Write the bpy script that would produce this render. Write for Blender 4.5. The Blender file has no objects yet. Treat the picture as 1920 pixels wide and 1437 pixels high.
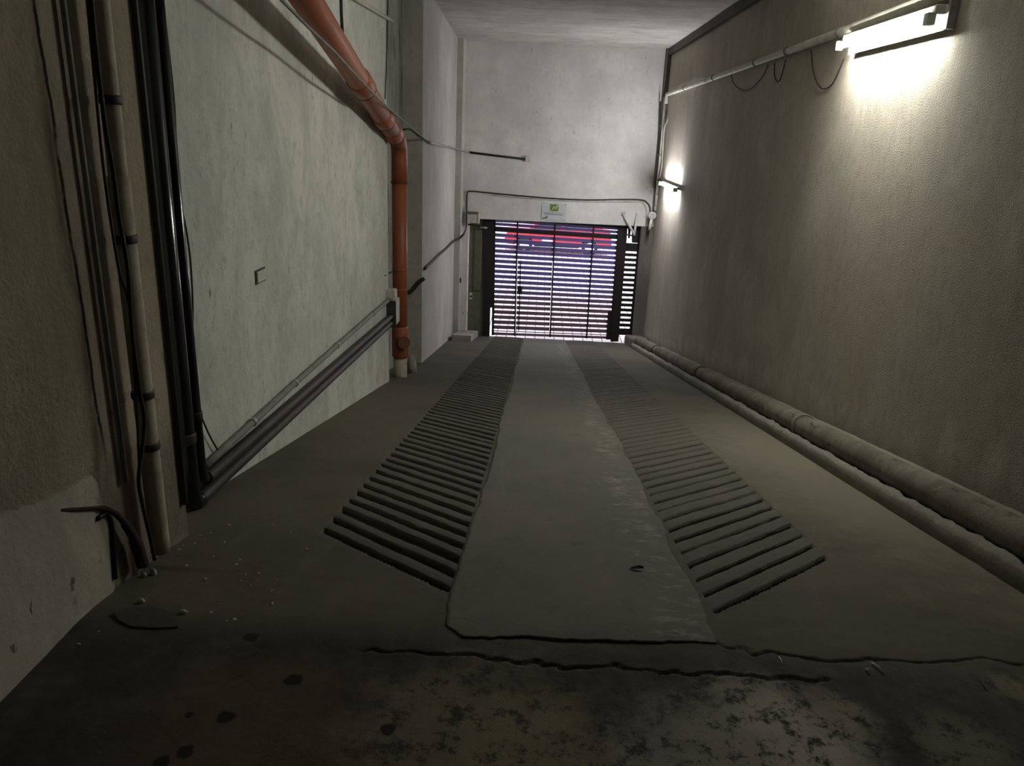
import bpy, bmesh, math, random
from mathutils import Vector, Matrix
from mathutils import noise as mnoise
random.seed(7)
scene = bpy.context.scene
COL = scene.collection

# ------------------------------------------------------------------ camera
F_PX = 1446.8
PITCH, YAW, ROLL = math.radians(18.064), math.radians(1.593), math.radians(2.470)
CAM = Vector((0.0, 0.0, 1.55))
cam_d = bpy.data.cameras.new('camera')
cam_d.sensor_fit = 'HORIZONTAL'; cam_d.sensor_width = 36.0
cam_d.lens = F_PX * 36.0 / 1920.0
cam_d.clip_start = 0.05; cam_d.clip_end = 300
cam_o = bpy.data.objects.new('camera', cam_d); COL.objects.link(cam_o)
cy, sy, cp, sp, cr, sr = math.cos(YAW), math.sin(YAW), math.cos(PITCH), math.sin(PITCH), math.cos(ROLL), math.sin(ROLL)
Rz = Matrix(((cy, sy, 0), (-sy, cy, 0), (0, 0, 1)))
B = Matrix(((1, 0, 0), (0, 0, -1), (0, 1, 0)))
Rx = Matrix(((1, 0, 0), (0, cp, -sp), (0, sp, cp)))
Rr = Matrix(((cr, -sr, 0), (sr, cr, 0), (0, 0, 1)))
CVM = Rr @ Rx @ B @ Rz                       # world -> camera (x right, y down, z forward)
INV = CVM.transposed()
flip = Matrix(((1, 0, 0), (0, -1, 0), (0, 0, -1)))
cam_o.matrix_world = Matrix.Translation(CAM) @ (INV @ flip).to_4x4()
scene.camera = cam_o

# ------------------------------------------------------------------ world and exposure
WORLD_STRENGTH = 2.6
TUBE_BIG, TUBE_SMALL = 250.0, 290.0
w = bpy.data.worlds.new('world'); scene.world = w; w.use_nodes = True
w.node_tree.nodes['Background'].inputs['Color'].default_value = (0.93, 0.93, 1.0, 1)
w.node_tree.nodes['Background'].inputs['Strength'].default_value = WORLD_STRENGTH
scene.view_settings.view_transform = 'Standard'
scene.view_settings.look = 'None'
scene.view_settings.gamma = 1.0
scene.view_settings.use_curve_mapping = False
scene.view_settings.exposure = 0.0

# ------------------------------------------------------------------ measuring: a sight line of the photo meets a real plane
def ray(px, py): return INV @ Vector(((px - 960) / F_PX, (py - 718.5) / F_PX, 1.0))
def onX(px, py, X): r = ray(px, py); return CAM + r * ((X - CAM.x) / r.x)
def onY(px, py, Y): r = ray(px, py); return CAM + r * ((Y - CAM.y) / r.y)
def onZ(px, py, Z): r = ray(px, py); return CAM + r * ((Z - CAM.z) / r.z)
CREST = 2.12; SLOPE = math.tan(math.radians(11.04))
def rampz(y): return -SLOPE * max(0.0, y - CREST)
def onR(px, py, dz=0.0):
    r = ray(px, py); n = Vector((0, SLOPE, 1.0)); d = SLOPE * CREST + dz
    return CAM + r * ((d - n.dot(CAM)) / n.dot(r))
def onF(px, py, dz=0.0):
    p = onZ(px, py, dz)
    return p if p.y < CREST else onR(px, py, dz)

# ------------------------------------------------------------------ materials
class NT:
    def __init__(s, name):
        s.m = bpy.data.materials.new(name); s.m.use_nodes = True
        s.t = s.m.node_tree; s.n = s.t.nodes; s.l = s.t.links
        s.b = s.n['Principled BSDF']
    def new(s, k): return s.n.new(k)
    def put(s, sock, v):
        if isinstance(v, bpy.types.NodeSocket): s.l.new(v, sock)
        elif isinstance(v, (tuple, list)) and len(v) == 3 and sock.type == 'RGBA': sock.default_value = (*v, 1)
        else: sock.default_value = v
    def co(s): return s.new('ShaderNodeTexCoord').outputs['Object']
    def gpos(s): return s.new('ShaderNodeNewGeometry').outputs['Position']
    def scale(s, v, sc, loc=(0, 0, 0)):
        n = s.new('ShaderNodeMapping'); s.put(n.inputs['Vector'], v); n.inputs['Scale'].default_value = sc; n.inputs['Location'].default_value = loc
        return n.outputs[0]
    def noise(s, v, sc, det=6, ro=0.6, dist=0.0):
        n = s.new('ShaderNodeTexNoise'); s.put(n.inputs['Vector'], v)
        n.inputs['Scale'].default_value = sc; n.inputs['Detail'].default_value = det; n.inputs['Roughness'].default_value = ro
        n.inputs['Distortion'].default_value = dist
        return n.outputs[0]
    def voro(s, v, sc):
        n = s.new('ShaderNodeTexVoronoi'); s.put(n.inputs['Vector'], v); n.inputs['Scale'].default_value = sc
        return n.outputs['Distance']
    def math(s, op, a, b=0.0, c=None, clamp=False):
        n = s.new('ShaderNodeMath'); n.operation = op; n.use_clamp = clamp
        s.put(n.inputs[0], a); s.put(n.inputs[1], b)
        if c is not None: s.put(n.inputs[2], c)
        return n.outputs[0]
    def step(s, f, lo, hi, a=0.0, b=1.0):
        n = s.new('ShaderNodeMapRange'); n.interpolation_type = 'SMOOTHSTEP'
        s.put(n.inputs['Value'], f); n.inputs['From Min'].default_value = lo; n.inputs['From Max'].default_value = hi
        n.inputs['To Min'].default_value = a; n.inputs['To Max'].default_value = b
        return n.outputs[0]
    def mix(s, f, a, b, mode='MIX'):
        n = s.new('ShaderNodeMix'); n.data_type = 'RGBA'; n.blend_type = mode
        s.put(n.inputs[0], f); s.put(n.inputs[6], a); s.put(n.inputs[7], b)
        return n.outputs[2]
    def xyz(s, v):
        n = s.new('ShaderNodeSeparateXYZ'); s.put(n.inputs[0], v); return n.outputs
    def blob(s, pos, c, r, nz, soft=0.5, squash=(1, 1, 1)):
        v = s.new('ShaderNodeVectorMath'); v.operation = 'SUBTRACT'; s.put(v.inputs[0], pos); v.inputs[1].default_value = c
        v2 = s.new('ShaderNodeVectorMath'); v2.operation = 'MULTIPLY'; s.put(v2.inputs[0], v.outputs[0]); v2.inputs[1].default_value = squash
        v3 = s.new('ShaderNodeVectorMath'); v3.operation = 'LENGTH'; s.put(v3.inputs[0], v2.outputs[0])
        d = s.math('ADD', s.math('DIVIDE', v3.outputs['Value'], r), s.math('MULTIPLY', s.math('SUBTRACT', nz, 0.5), 1.6))
        return s.step(d, 1.0 + soft / 2, 1.0 - soft / 2)
    def bump(s, h, st, dist, prev=None):
        n = s.new('ShaderNodeBump'); s.put(n.inputs['Height'], h); n.inputs['Strength'].default_value = st; n.inputs['Distance'].default_value = dist
        if prev is not None: s.put(n.inputs['Normal'], prev)
        return n.outputs[0]
    def out(s, col=None, rough=0.8, nor=None, metal=0.0, spec=0.3):
        if col is not None: s.put(s.b.inputs['Base Color'], col)
        s.put(s.b.inputs['Roughness'], rough); s.b.inputs['Metallic'].default_value = metal
        s.b.inputs['Specular IOR Level'].default_value = spec
        if nor is not None: s.put(s.b.inputs['Normal'], nor)
        return s.m

def mul(c, k): return tuple(x * k for x in c)

def plaster(name, c, dark=0.55, streak=0.6, fine=60.0, fine_st=0.25, speck=0.5, warm=None, extra=None, rough=0.9, vscale=(3.0, 3.0, 0.35), grainy=0.35, fdist=0.006, ganis=0.55, cloudy=0.55):
    """painted concrete: broad mottling, vertical runs of dirt, small pits, grain"""
    s = NT(name); p = s.gpos()
    big = s.noise(p, 0.9, 5, 0.6); mid = s.noise(p, 4.5, 6, 0.65)
    col = s.mix(s.step(big, 0.35, 0.7), mul(c, 0.86), mul(c, 1.1))
    if warm: col = s.mix(s.step(s.noise(p, 0.55, 4, 0.6), 0.45, 0.65), col, warm)
    runs = s.noise(s.scale(p, vscale), 2.6, 8, 0.7)
    col = s.mix(s.step(runs, 0.5, 0.78, 0.0, streak), col, mul(c, dark))
    col = s.mix(s.step(mid, 0.52, 0.8, 0.0, 0.5), col, mul(c, 0.72))
    grain = s.noise(s.scale(p, (1, 1, ganis)), 15, 9, 0.8, 0.6)
    col = s.mix(s.step(grain, 0.36, 0.5, grainy, 0.0), col, mul(c, 0.6))
    col = s.mix(s.step(grain, 0.54, 0.68, 0.0, grainy * 0.8), col, mul(c, 1.3))
    cloud = s.noise(s.scale(p, (1.2, 1.2, 0.6)), 1.7, 8, 0.7, 0.8)
    col = s.mix(s.step(cloud, 0.44, 0.66, 0.0, cloudy), col, mul(c, 0.62))
    pits = s.math('MULTIPLY', s.step(s.noise(s.scale(p, (1, 1, 0.45)), 26, 3, 0.5), 0.66, 0.74), s.step(s.noise(p, 2.0, 3), 0.42, 0.6))
    col = s.mix(s.math('MULTIPLY', pits, speck), col, mul(c, 0.25))
    if extra: col = extra(s, p, col)
    h1 = s.noise(p, fine, 3, 0.6); h2 = s.noise(p, 7.0, 5, 0.6)
    n = s.bump(h2, 0.35, 0.02); n = s.bump(h1, fine_st, fdist, n)
    return s.out(col, rough, n, spec=0.2)

def plain(name, c, rough=0.5, metal=0.0, spec=0.4, dirt=0.35, dscale=9.0, grime=None, bump=0.1):
    """paint, plastic or metal with a little dust and wear"""
    s = NT(name); p = s.gpos()
    f = s.step(s.noise(p, dscale, 6, 0.65), 0.42, 0.75, 0, dirt)
    col = s.mix(f, c, grime or mul(c, 0.45))
    r = s.math('ADD', rough, s.math('MULTIPLY', s.noise(p, dscale * 2), 0.2))
    return s.out(col, r, s.bump(s.noise(p, dscale * 8, 3), bump, 0.003), metal, spec)

# ------------------------------------------------------------------ mesh helpers
def bm_new(): return bmesh.new()
def add_box(bm, lo, hi, bev=0.0):
    lo, hi = Vector(lo), Vector(hi)
    r = bmesh.ops.create_cube(bm, size=1.0)
    for v in r['verts']:
        v.co = Vector(((lo.x + hi.x) / 2 + v.co.x * (hi.x - lo.x), (lo.y + hi.y) / 2 + v.co.y * (hi.y - lo.y), (lo.z + hi.z) / 2 + v.co.z * (hi.z - lo.z)))
    if bev > 0:
        es = list({e for v in r['verts'] for e in v.link_edges})
        bmesh.ops.bevel(bm, geom=es, offset=bev, segments=2, affect='EDGES', profile=0.5)
    return bm
def add_hex(bm, P):
    """box from 8 corners: bottom ring 0-3, top ring 4-7"""
    v = [bm.verts.new(p) for p in P]
    for f in ((3, 2, 1, 0), (4, 5, 6, 7), (0, 1, 5, 4), (1, 2, 6, 5), (2, 3, 7, 6), (3, 0, 4, 7)): bm.faces.new([v[i] for i in f])
    return bm
def add_tube(bm, pts, r, seg=12, caps=True):
    pts = [Vector(p) for p in pts]; n = len(pts)
    rs = r if isinstance(r, (list, tuple)) else [r] * n
    tang = [((pts[min(i + 1, n - 1)] - pts[max(i - 1, 0)]).normalized()) for i in range(n)]
    up = Vector((0, 0, 1)) if abs(tang[0].z) < 0.9 else Vector((1, 0, 0))
    a = tang[0].cross(up).normalized(); rings = []
    for i in range(n):
        t = tang[i]; a = (a - t * a.dot(t)).normalized(); b = t.cross(a)
        rings.append([bm.verts.new(pts[i] + (a * math.cos(2 * math.pi * k / seg) + b * math.sin(2 * math.pi * k / seg)) * rs[i]) for k in range(seg)])
    for i in range(n - 1):
        for k in range(seg):
            f = bm.faces.new((rings[i][k], rings[i][(k + 1) % seg], rings[i + 1][(k + 1) % seg], rings[i + 1][k])); f.smooth = True
    if caps:
        bm.faces.new(rings[0]); bm.faces.new(rings[-1])
    return bm
def fillet(pts, r, n=6):
    pts = [Vector(p) for p in pts]; out = [pts[0]]
    for i in range(1, len(pts) - 1):
        a, b, c = pts[i - 1], pts[i], pts[i + 1]
        u = (a - b); v = (c - b); rr = min(r, u.length * 0.45, v.length * 0.45)
        p0 = b + u.normalized() * rr; p1 = b + v.normalized() * rr
        for k in range(n + 1):
            t = k / n; out.append(p0 * (1 - t) ** 2 + b * 2 * t * (1 - t) + p1 * t ** 2)
    out.append(pts[-1]); return out
def smooth_path(pts, n=6):
    """Catmull-Rom through the points"""
    P = [Vector(p) for p in pts]; P = [P[0] * 2 - P[1]] + P + [P[-1] * 2 - P[-2]]; out = []
    for i in range(1, len(P) - 2):
        for k in range(n):
            t = k / n; a, b, c, d = P[i - 1], P[i], P[i + 1], P[i + 2]
            out.append(0.5 * ((2 * b) + (c - a) * t + (2 * a - 5 * b + 4 * c - d) * t * t + (3 * b - a - 3 * c + d) * t ** 3))
    out.append(P[-2]); return out
def add_ring(bm, c, axis, r_out, width, seg=20):
    a = Vector(axis).normalized(); c = Vector(c)
    return add_tube(bm, [c - a * width / 2, c - a * width * 0.3, c + a * width * 0.3, c + a * width / 2], [r_out * 0.94, r_out, r_out, r_out * 0.94], seg)
def add_prism(bm, poly, axis, lo, hi, mats=None):
    """polygon in the two other axes, extruded along axis; mats = material index of each side face"""
    def P(u, v, t): return Vector((t, u, v)) if axis == 'x' else Vector((u, t, v)) if axis == 'y' else Vector((u, v, t))
    A = [bm.verts.new(P(u, v, lo)) for u, v in poly]; Bv = [bm.verts.new(P(u, v, hi)) for u, v in poly]
    n = len(poly)
    for i in range(n):
        f = bm.faces.new((A[i], A[(i + 1) % n], Bv[(i + 1) % n], Bv[i]))
        if mats: f.material_index = mats[i]
    bm.faces.new(A[::-1]); bm.faces.new(Bv)
    bmesh.ops.recalc_face_normals(bm, faces=bm.faces[:])
    return bm
def link(name, bm, mat, parent=None, origin=None, smooth=False):
    me = bpy.data.meshes.new(name)
    if parent is not None: origin = parent.location
    o0 = Vector(origin) if origin is not None else Vector((0, 0, 0))
    if parent is not None and parent.parent is not None: o0 = o0 + parent.parent.location
    bmesh.ops.recalc_face_normals(bm, faces=bm.faces[:])
    for v in bm.verts: v.co -= o0
    if smooth:
        for f in bm.faces: f.smooth = True
    bm.to_mesh(me); bm.free()
    for m in (mat if isinstance(mat, (list, tuple)) else [mat]): me.materials.append(m)
    o = bpy.data.objects.new(name, me); COL.objects.link(o)
    if parent is not None: o.parent = parent
    else: o.location = o0
    return o
def sub(name, bm, mat, part_o, smooth=False, label=None):
    """child of a part whose own local frame equals its thing's frame"""
    me = bpy.data.meshes.new(name); root = part_o
    off = Vector((0, 0, 0))
    while root is not None: off += root.location; root = root.parent
    bmesh.ops.recalc_face_normals(bm, faces=bm.faces[:])
    for v in bm.verts: v.co -= off
    if smooth:
        for f in bm.faces: f.smooth = True
    bm.to_mesh(me); bm.free(); me.materials.append(mat)
    o = bpy.data.objects.new(name, me); COL.objects.link(o); o.parent = part_o
    if label: o['label'] = label
    return o
def struct(name, bm, mat):
    o = link(name, bm, mat); o['kind'] = 'structure'; return o
def tag(o, label, cat, group=None):
    o['label'] = label; o['category'] = cat
    if group: o['group'] = group
    return o
def thing(name, loc, label, cat, group=None):
    o = bpy.data.objects.new(name, None); o.empty_display_size = 0.05; COL.objects.link(o); o.location = loc
    return tag(o, label, cat, group)
def single(name, bm, mat, label, cat, origin, group=None, smooth=False):
    return tag(link(name, bm, mat, None, origin, smooth), label, cat, group)

# ------------------------------------------------------------------ dimensions
XN, XL, XP = -1.43, -1.62, -1.58            # near left wall, recessed left wall, pilaster edge
Y_STEP, Y_NICHE, Y_PIL, Y_COL, Y_BACK, Y_GATE = 2.87, 8.25, 10.4, 16.2, 16.75, 17.0
XR = 2.40
ZC = 3.227
Z_LINTEL = onY(1060, 418, Y_BACK).z
Z_FLOOR_GATE = rampz(Y_GATE)

# ------------------------------------------------------------------ surface materials
def left_near_extra(s, p, col):
    x = s.xyz(p)
    wob = s.math('MULTIPLY', s.math('SUBTRACT', s.noise(s.scale(p, (0, 0, 1)), 2.2, 9, 0.62), 0.5), 0.07)
    line = s.math('ABSOLUTE', s.math('SUBTRACT', s.math('ADD', x[1], s.math('MULTIPLY', x[2], 0.039)), s.math('ADD', 2.367, wob)))
    crack = s.math('MULTIPLY', s.step(line, 0.011, 0.004), s.math('MULTIPLY', s.step(x[2], 0.35, 0.6), s.step(s.noise(p, 6, 3), 0.36, 0.5)))
    # damp brown band low on the wall
    damp = s.math('MULTIPLY', s.step(s.math('ADD', x[2], s.math('MULTIPLY', s.noise(p, 3.5, 6, 0.7), 0.5)), 0.75, 0.45), 0.5)
    col = s.mix(damp, col, (0.075, 0.058, 0.045))
    return s.mix(crack, col, (0.02, 0.017, 0.013))
M = {}
M['left_near'] = plaster('left_near_plaster', (0.42, 0.362, 0.285), 0.42, 0.75, 60, 0.7, 0.9, warm=(0.37, 0.29, 0.225), grainy=0.6, extra=left_near_extra)
M['left'] = plaster('left_wall_plaster', (0.70, 0.70, 0.64), 0.6, 0.4, 60, 0.5, 0.8, vscale=(3, 1.6, 0.7), grainy=0.6, ganis=0.75)
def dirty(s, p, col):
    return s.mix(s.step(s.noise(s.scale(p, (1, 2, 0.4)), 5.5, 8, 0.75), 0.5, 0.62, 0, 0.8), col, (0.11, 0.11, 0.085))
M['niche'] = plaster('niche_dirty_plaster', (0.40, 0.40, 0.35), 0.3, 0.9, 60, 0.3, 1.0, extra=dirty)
M['pilaster'] = plaster('pilaster_plaster', (0.54, 0.53, 0.47), 0.6, 0.5, 60, 0.2, 0.6)
M['far_left'] = plaster('far_left_plaster', (0.56, 0.55, 0.525), 0.7, 0.5, 60, 0.15, 0.5, cloudy=0.25)
M['back'] = plaster('back_wall_plaster', (0.76, 0.745, 0.71), 0.85, 0.2, 50, 0.12, 0.6, grainy=0.15, cloudy=0.15)
def right_extra(s, p, col):
    x = s.xyz(p)
    chips = s.math('MULTIPLY', s.step(s.voro(p, 5.0), 0.07, 0.04), s.step(s.noise(p, 3.0, 2), 0.55, 0.62))
    col = s.mix(s.math('MULTIPLY', chips, 0.5), col, (0.7, 0.68, 0.6))
    # mineral bloom and damp low on the wall, above the pipe
    hgt = s.math('ADD', x[2], s.math('MULTIPLY', s.math('MAXIMUM', s.math('SUBTRACT', x[1], 2.12), 0.0), 0.1951))
    n1 = s.noise(p, 2.2, 8, 0.7)
    low = s.step(s.math('ADD', hgt, s.math('MULTIPLY', n1, 0.9)), 1.05, 0.75)
    col = s.mix(s.math('MULTIPLY', low, s.step(s.noise(p, 3.0, 6, 0.7), 0.45, 0.6)), col, (0.55, 0.52, 0.45))
    return s.mix(s.step(hgt, 0.32, 0.12, 0, 0.5), col, (0.2, 0.18, 0.145))
M['right'] = plaster('right_wall_roughcast', (0.53, 0.485, 0.41), 0.6, 0.35, 105, 1.0, 0.5, warm=(0.48, 0.415, 0.345), cloudy=0.35, grainy=0.5, fdist=0.012, extra=right_extra)
def boards(s, p, col):
    st = s.noise(s.scale(p, (0.35, 3.0, 1)), 3.0, 6, 0.6)
    return s.mix(s.step(st, 0.45, 0.7, 0, 0.55), col, (0.33, 0.32, 0.295))
M['ceiling'] = plaster('ceiling_concrete', (0.58, 0.56, 0.52), 0.7, 0.3, 60, 0.2, 0.4, extra=boards)
M['beam'] = plaster('shaded_beam_concrete', (0.15, 0.135, 0.12), 0.7, 0.4, 60, 0.2, 0.4)  # dark tone carries the shade on the pier, beam and right jamb

# ------------------------------------------------------------------ floor
def seg_dist(x, y, a, b):
    dx, dy = b[0] - a[0], b[1] - a[1]; t = ((x - a[0]) * dx + (y - a[1]) * dy) / (dx * dx + dy * dy)
    t = max(0, min(1, t)); return math.hypot(x - a[0] - t * dx, y - a[1] - t * dy)
def gp(l): return [onF(*q)[:2] for q in l]
CRACKS = [gp([(690, 1216), (760, 1223), (860, 1232), (960, 1242), (1010, 1240), (1060, 1252), (1085, 1247), (1145, 1244), (1165, 1256), (1240, 1262), (1310, 1264), (1400, 1271), (1475, 1275), (1550, 1277)]),
          gp([(1318, 1200), (1352, 1206), (1385, 1215), (1420, 1222), (1480, 1228), (1560, 1237), (1640, 1236), (1720, 1241), (1800, 1237), (1850, 1234), (1920, 1244)])]
TRACKS = ((-0.900, -0.262, 3.02, 2.43, 0.028), (0.69, 1.335, 2.38, 3.04, 0.022))
floor_bm = bm_new()
ys = [-3, -2, -1, 0, 0.7, 1.2]; y = 1.4
while y < 2.45: ys.append(y); y += 0.0055
while y < 3.12: ys.append(y); y += 0.016
while y < 16.95: ys.append(y); y += 0.14
ys.append(17.02)
xs = []; x = -1.66
xs.append(-1.9)
while x < 2.44: xs.append(x); x += 0.0092
xs.append(2.45)
rows = []
for yy in ys:
    row = []
    for xx in xs:
        # softly rounded crest
        z = rampz(yy)
        if abs(yy - CREST) < 0.12: z = -SLOPE * (yy - CREST + 0.12) ** 2 / 0.48
        if 1.3 < yy < 2.5:
            q = Vector((xx * 7, yy * 7, 0.3)); wob = mnoise.noise(q) * 0.03; wob2 = mnoise.noise(q * 3.1) * 0.016 + mnoise.noise(q * 8) * 0.006
            z += mnoise.noise(Vector((xx * 2.2, yy * 2.2, 1))) * 0.006 + mnoise.noise(Vector((xx * 14, yy * 14, 5))) * 0.0022
            for ci, c in enumerate(CRACKS):
                d = min(seg_dist(xx + wob + wob2, yy + wob * 0.6 + wob2, c[i], c[i + 1]) for i in range(len(c) - 1)) if any(abs(yy - k[1]) < 0.15 for k in c) else 9
                wd = 0.0082 + 0.005 * mnoise.noise(Vector((xx * 3, yy * 3, 9 + ci)))
                if d < wd: z -= 0.010 * (1 - d / wd) ** 0.7
        else:
            z += mnoise.noise(Vector((xx * 1.1, yy * 1.1, 1))) * 0.004
        if yy > CREST and 2.010 < xx < 2.040: z -= 0.034 * (0.7 + 0.5 * mnoise.noise(Vector((yy * 3, 0, 6))))
        for (t0, t1, ya_t, yb_t, dp_) in TRACKS:                       # sunk bed of each ribbed track
            if t0 < xx < t1 and yy > ya_t + (yb_t - ya_t) * (xx - t0) / (t1 - t0): z -= dp_
        row.append(floor_bm.verts.new((xx, yy, z)))
    rows.append(row)
for i in range(len(rows) - 1):
    for j in range(len(xs) - 1):
        f = floor_bm.faces.new((rows[i][j], rows[i][j + 1], rows[i + 1][j + 1], rows[i + 1][j])); f.smooth = True

def P3(q): return tuple(onF(*q))
def floor_mat(name, c, c2, dusty):
    s = NT(name); p = s.gpos(); x = s.xyz(p)
    land = s.step(s.math('ADD', x[1], s.math('MULTIPLY', s.noise(p, 3, 4), 0.25)), 2.32, 2.12)
    big = s.noise(p, 1.1, 5, 0.6); mid = s.noise(p, 6, 8, 0.7)
    col = s.mix(s.step(big, 0.35, 0.65), c, c2)
    scr = s.noise(s.scale(p, (5.0, 0.8, 1)), 2.0, 6, 0.7)
    col = s.mix(s.step(scr, 0.52, 0.75, 0, 0.45), col, dusty)
    col = s.mix(s.step(mid, 0.55, 0.75, 0, 0.5), col, mul(c, 0.55))
    if name == 'floor_concrete':
        nz = s.noise(p, 5.0, 8, 0.75); nz2 = s.noise(p, 14, 8, 0.8)
        lc = s.mix(s.step(s.noise(p, 2.3, 8, 0.7), 0.38, 0.68), (0.052, 0.047, 0.037), (0.12, 0.108, 0.084))
        lc = s.mix(s.step(nz2, 0.5, 0.62, 0, 0.6), lc, (0.042, 0.038, 0.030))
        br = s.blob(p, P3((470, 1380)), 0.30, nz, 0.9)
        lc = s.mix(s.math('MULTIPLY', br, 0.5), lc, (0.13, 0.09, 0.058))
        for (q, r, cc, k) in (((880, 1400), 0.30, (0.25, 0.228, 0.155), 0.75), ((1010, 1420), 0.20, (0.27, 0.245, 0.165), 0.7),
                              ((1470, 1395), 0.22, (0.55, 0.53, 0.46), 0.95), ((1300, 1430), 0.20, (0.34, 0.325, 0.285), 0.8),
                              ((1575, 1345), 0.09, (0.34, 0.315, 0.24), 0.7), ((1805, 1400), 0.12, (0.28, 0.27, 0.2), 0.7), ((1900, 1290), 0.07, (0.28, 0.26, 0.18), 0.7)):
            b = s.blob(p, P3(q), r, nz, 1.1)
            b = s.math('MULTIPLY', b, s.step(nz2, 0.60, 0.48, 0, k))
            lc = s.mix(b, lc, cc)
        for (q, r) in (((425, 1343), 0.022), ((346, 1408), 0.022), ((355, 1340), 0.013), ((303, 1430), 0.02), ((548, 1275), 0.025), ((470, 1195), 0.022), ((727, 1370), 0.022)):
            lc = s.mix(s.math('MULTIPLY', s.blob(p, P3(q), r, s.noise(p, 20, 3), 0.4), 0.9), lc, (0.011, 0.010, 0.008))
        col = s.mix(land, col, lc)
        # dusty tan drift along the right side of the ramp
        tan = s.math('MULTIPLY', s.blob(p, tuple(onR(1560, 880)), 1.0, nz, 0.9, (1.5, 0.45, 0.5)), 0.75)
        col = s.mix(tan, col, (0.21, 0.185, 0.135))
    if name == 'slab_concrete':
        wob = s.math('MULTIPLY', s.math('SUBTRACT', s.noise(p, 2.5, 5, 0.7), 0.5), 0.4)
        band = s.step(s.math('ABSOLUTE', s.math('SUBTRACT', s.math('ADD', x[0], wob), 0.55)), 0.13, 0.03)
        wear = s.math('MULTIPLY', band, s.step(s.noise(s.scale(p, (3, 6, 1)), 3.0, 8, 0.75), 0.5, 0.62))
        col = s.mix(s.math('MULTIPLY', wear, 0.7), col, (0.33, 0.32, 0.28))
    h = s.noise(p, 45, 4, 0.65)
    n = s.bump(s.noise(p, 9, 6, 0.7), 0.35, 0.012); n = s.bump(h, 0.3, 0.004, n)
    return s.out(col, 0.82, n, spec=0.25)
M['floor'] = floor_mat('floor_concrete', (0.085, 0.080, 0.058), (0.115, 0.106, 0.078), (0.15, 0.135, 0.10))
M['slab'] = floor_mat('slab_concrete', (0.135, 0.132, 0.110), (0.165, 0.158, 0.130), (0.20, 0.19, 0.16))
M['ribs'] = floor_mat('rib_concrete', (0.095, 0.090, 0.074), (0.115, 0.108, 0.088), (0.15, 0.14, 0.115))
floor = struct('floor', floor_bm, M['floor'])

# middle strip of smoother concrete, a little proud of the ramp, with a broken lower edge
sx0 = lambda y: -0.245 + 0.012 * math.sin(y * 1.7); sx1 = lambda y: 0.665 + 0.012 * math.sin(y * 1.3 + 1)
slab = bm_new(); T = 0.006
ny = 150; nx = 64; top = []
for i in range(ny + 1):
    row = []
    for j in range(nx + 1):
        t = i / ny
        y = 2.10 + (16.95 - 2.10) * (t ** 1.6); u = j / nx
        y0 = 2.095 + 0.055 * u + 0.014 * mnoise.noise(Vector((u * 5, 0, 4))) + 0.008 * mnoise.noise(Vector((u * 31, 0, 4))) + 0.07 * max(0, 0.07 - u) / 0.07
        if i == 0: y = y0
        else: y = max(y, y0 + 0.01 * i)
        jag = 0.018 * mnoise.noise(Vector((y * 3.5, 2, 0))) + 0.008 * mnoise.noise(Vector((y * 14, 2, 0)))
        jag2 = 0.025 * mnoise.noise(Vector((y * 2.5, 7, 0))) + 0.010 * mnoise.noise(Vector((y * 12, 7, 0)))
        xx = (sx0(y) + jag) * (1 - u) + (sx1(y) + jag2) * u
        z = rampz(y)
        if abs(y - CREST) < 0.12: z = -SLOPE * (y - CREST + 0.12) ** 2 / 0.48
        row.append(slab.verts.new((xx, y, z + T + 0.002 * mnoise.noise(Vector((xx * 4, y * 4, 3))))))
    top.append(row)
for i in range(ny):
    for j in range(nx): slab.faces.new((top[i][j], top[i][j + 1], top[i + 1][j + 1], top[i + 1][j])).smooth = True
edge = [top[0][j] for j in range(nx + 1)] + [top[i][nx] for i in range(1, ny + 1)] + [top[ny][j] for j in range(nx - 1, -1, -1)] + [top[i][0] for i in range(ny - 1, 0, -1)]
low = [slab.verts.new(v.co - Vector((0, 0, T + 0.03))) for v in edge]
for k in range(len(edge)):
    slab.faces.new((edge[k], low[k], low[(k + 1) % len(edge)], edge[(k + 1) % len(edge)]))
link('concrete_strip', slab, M['slab'], floor)

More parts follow.
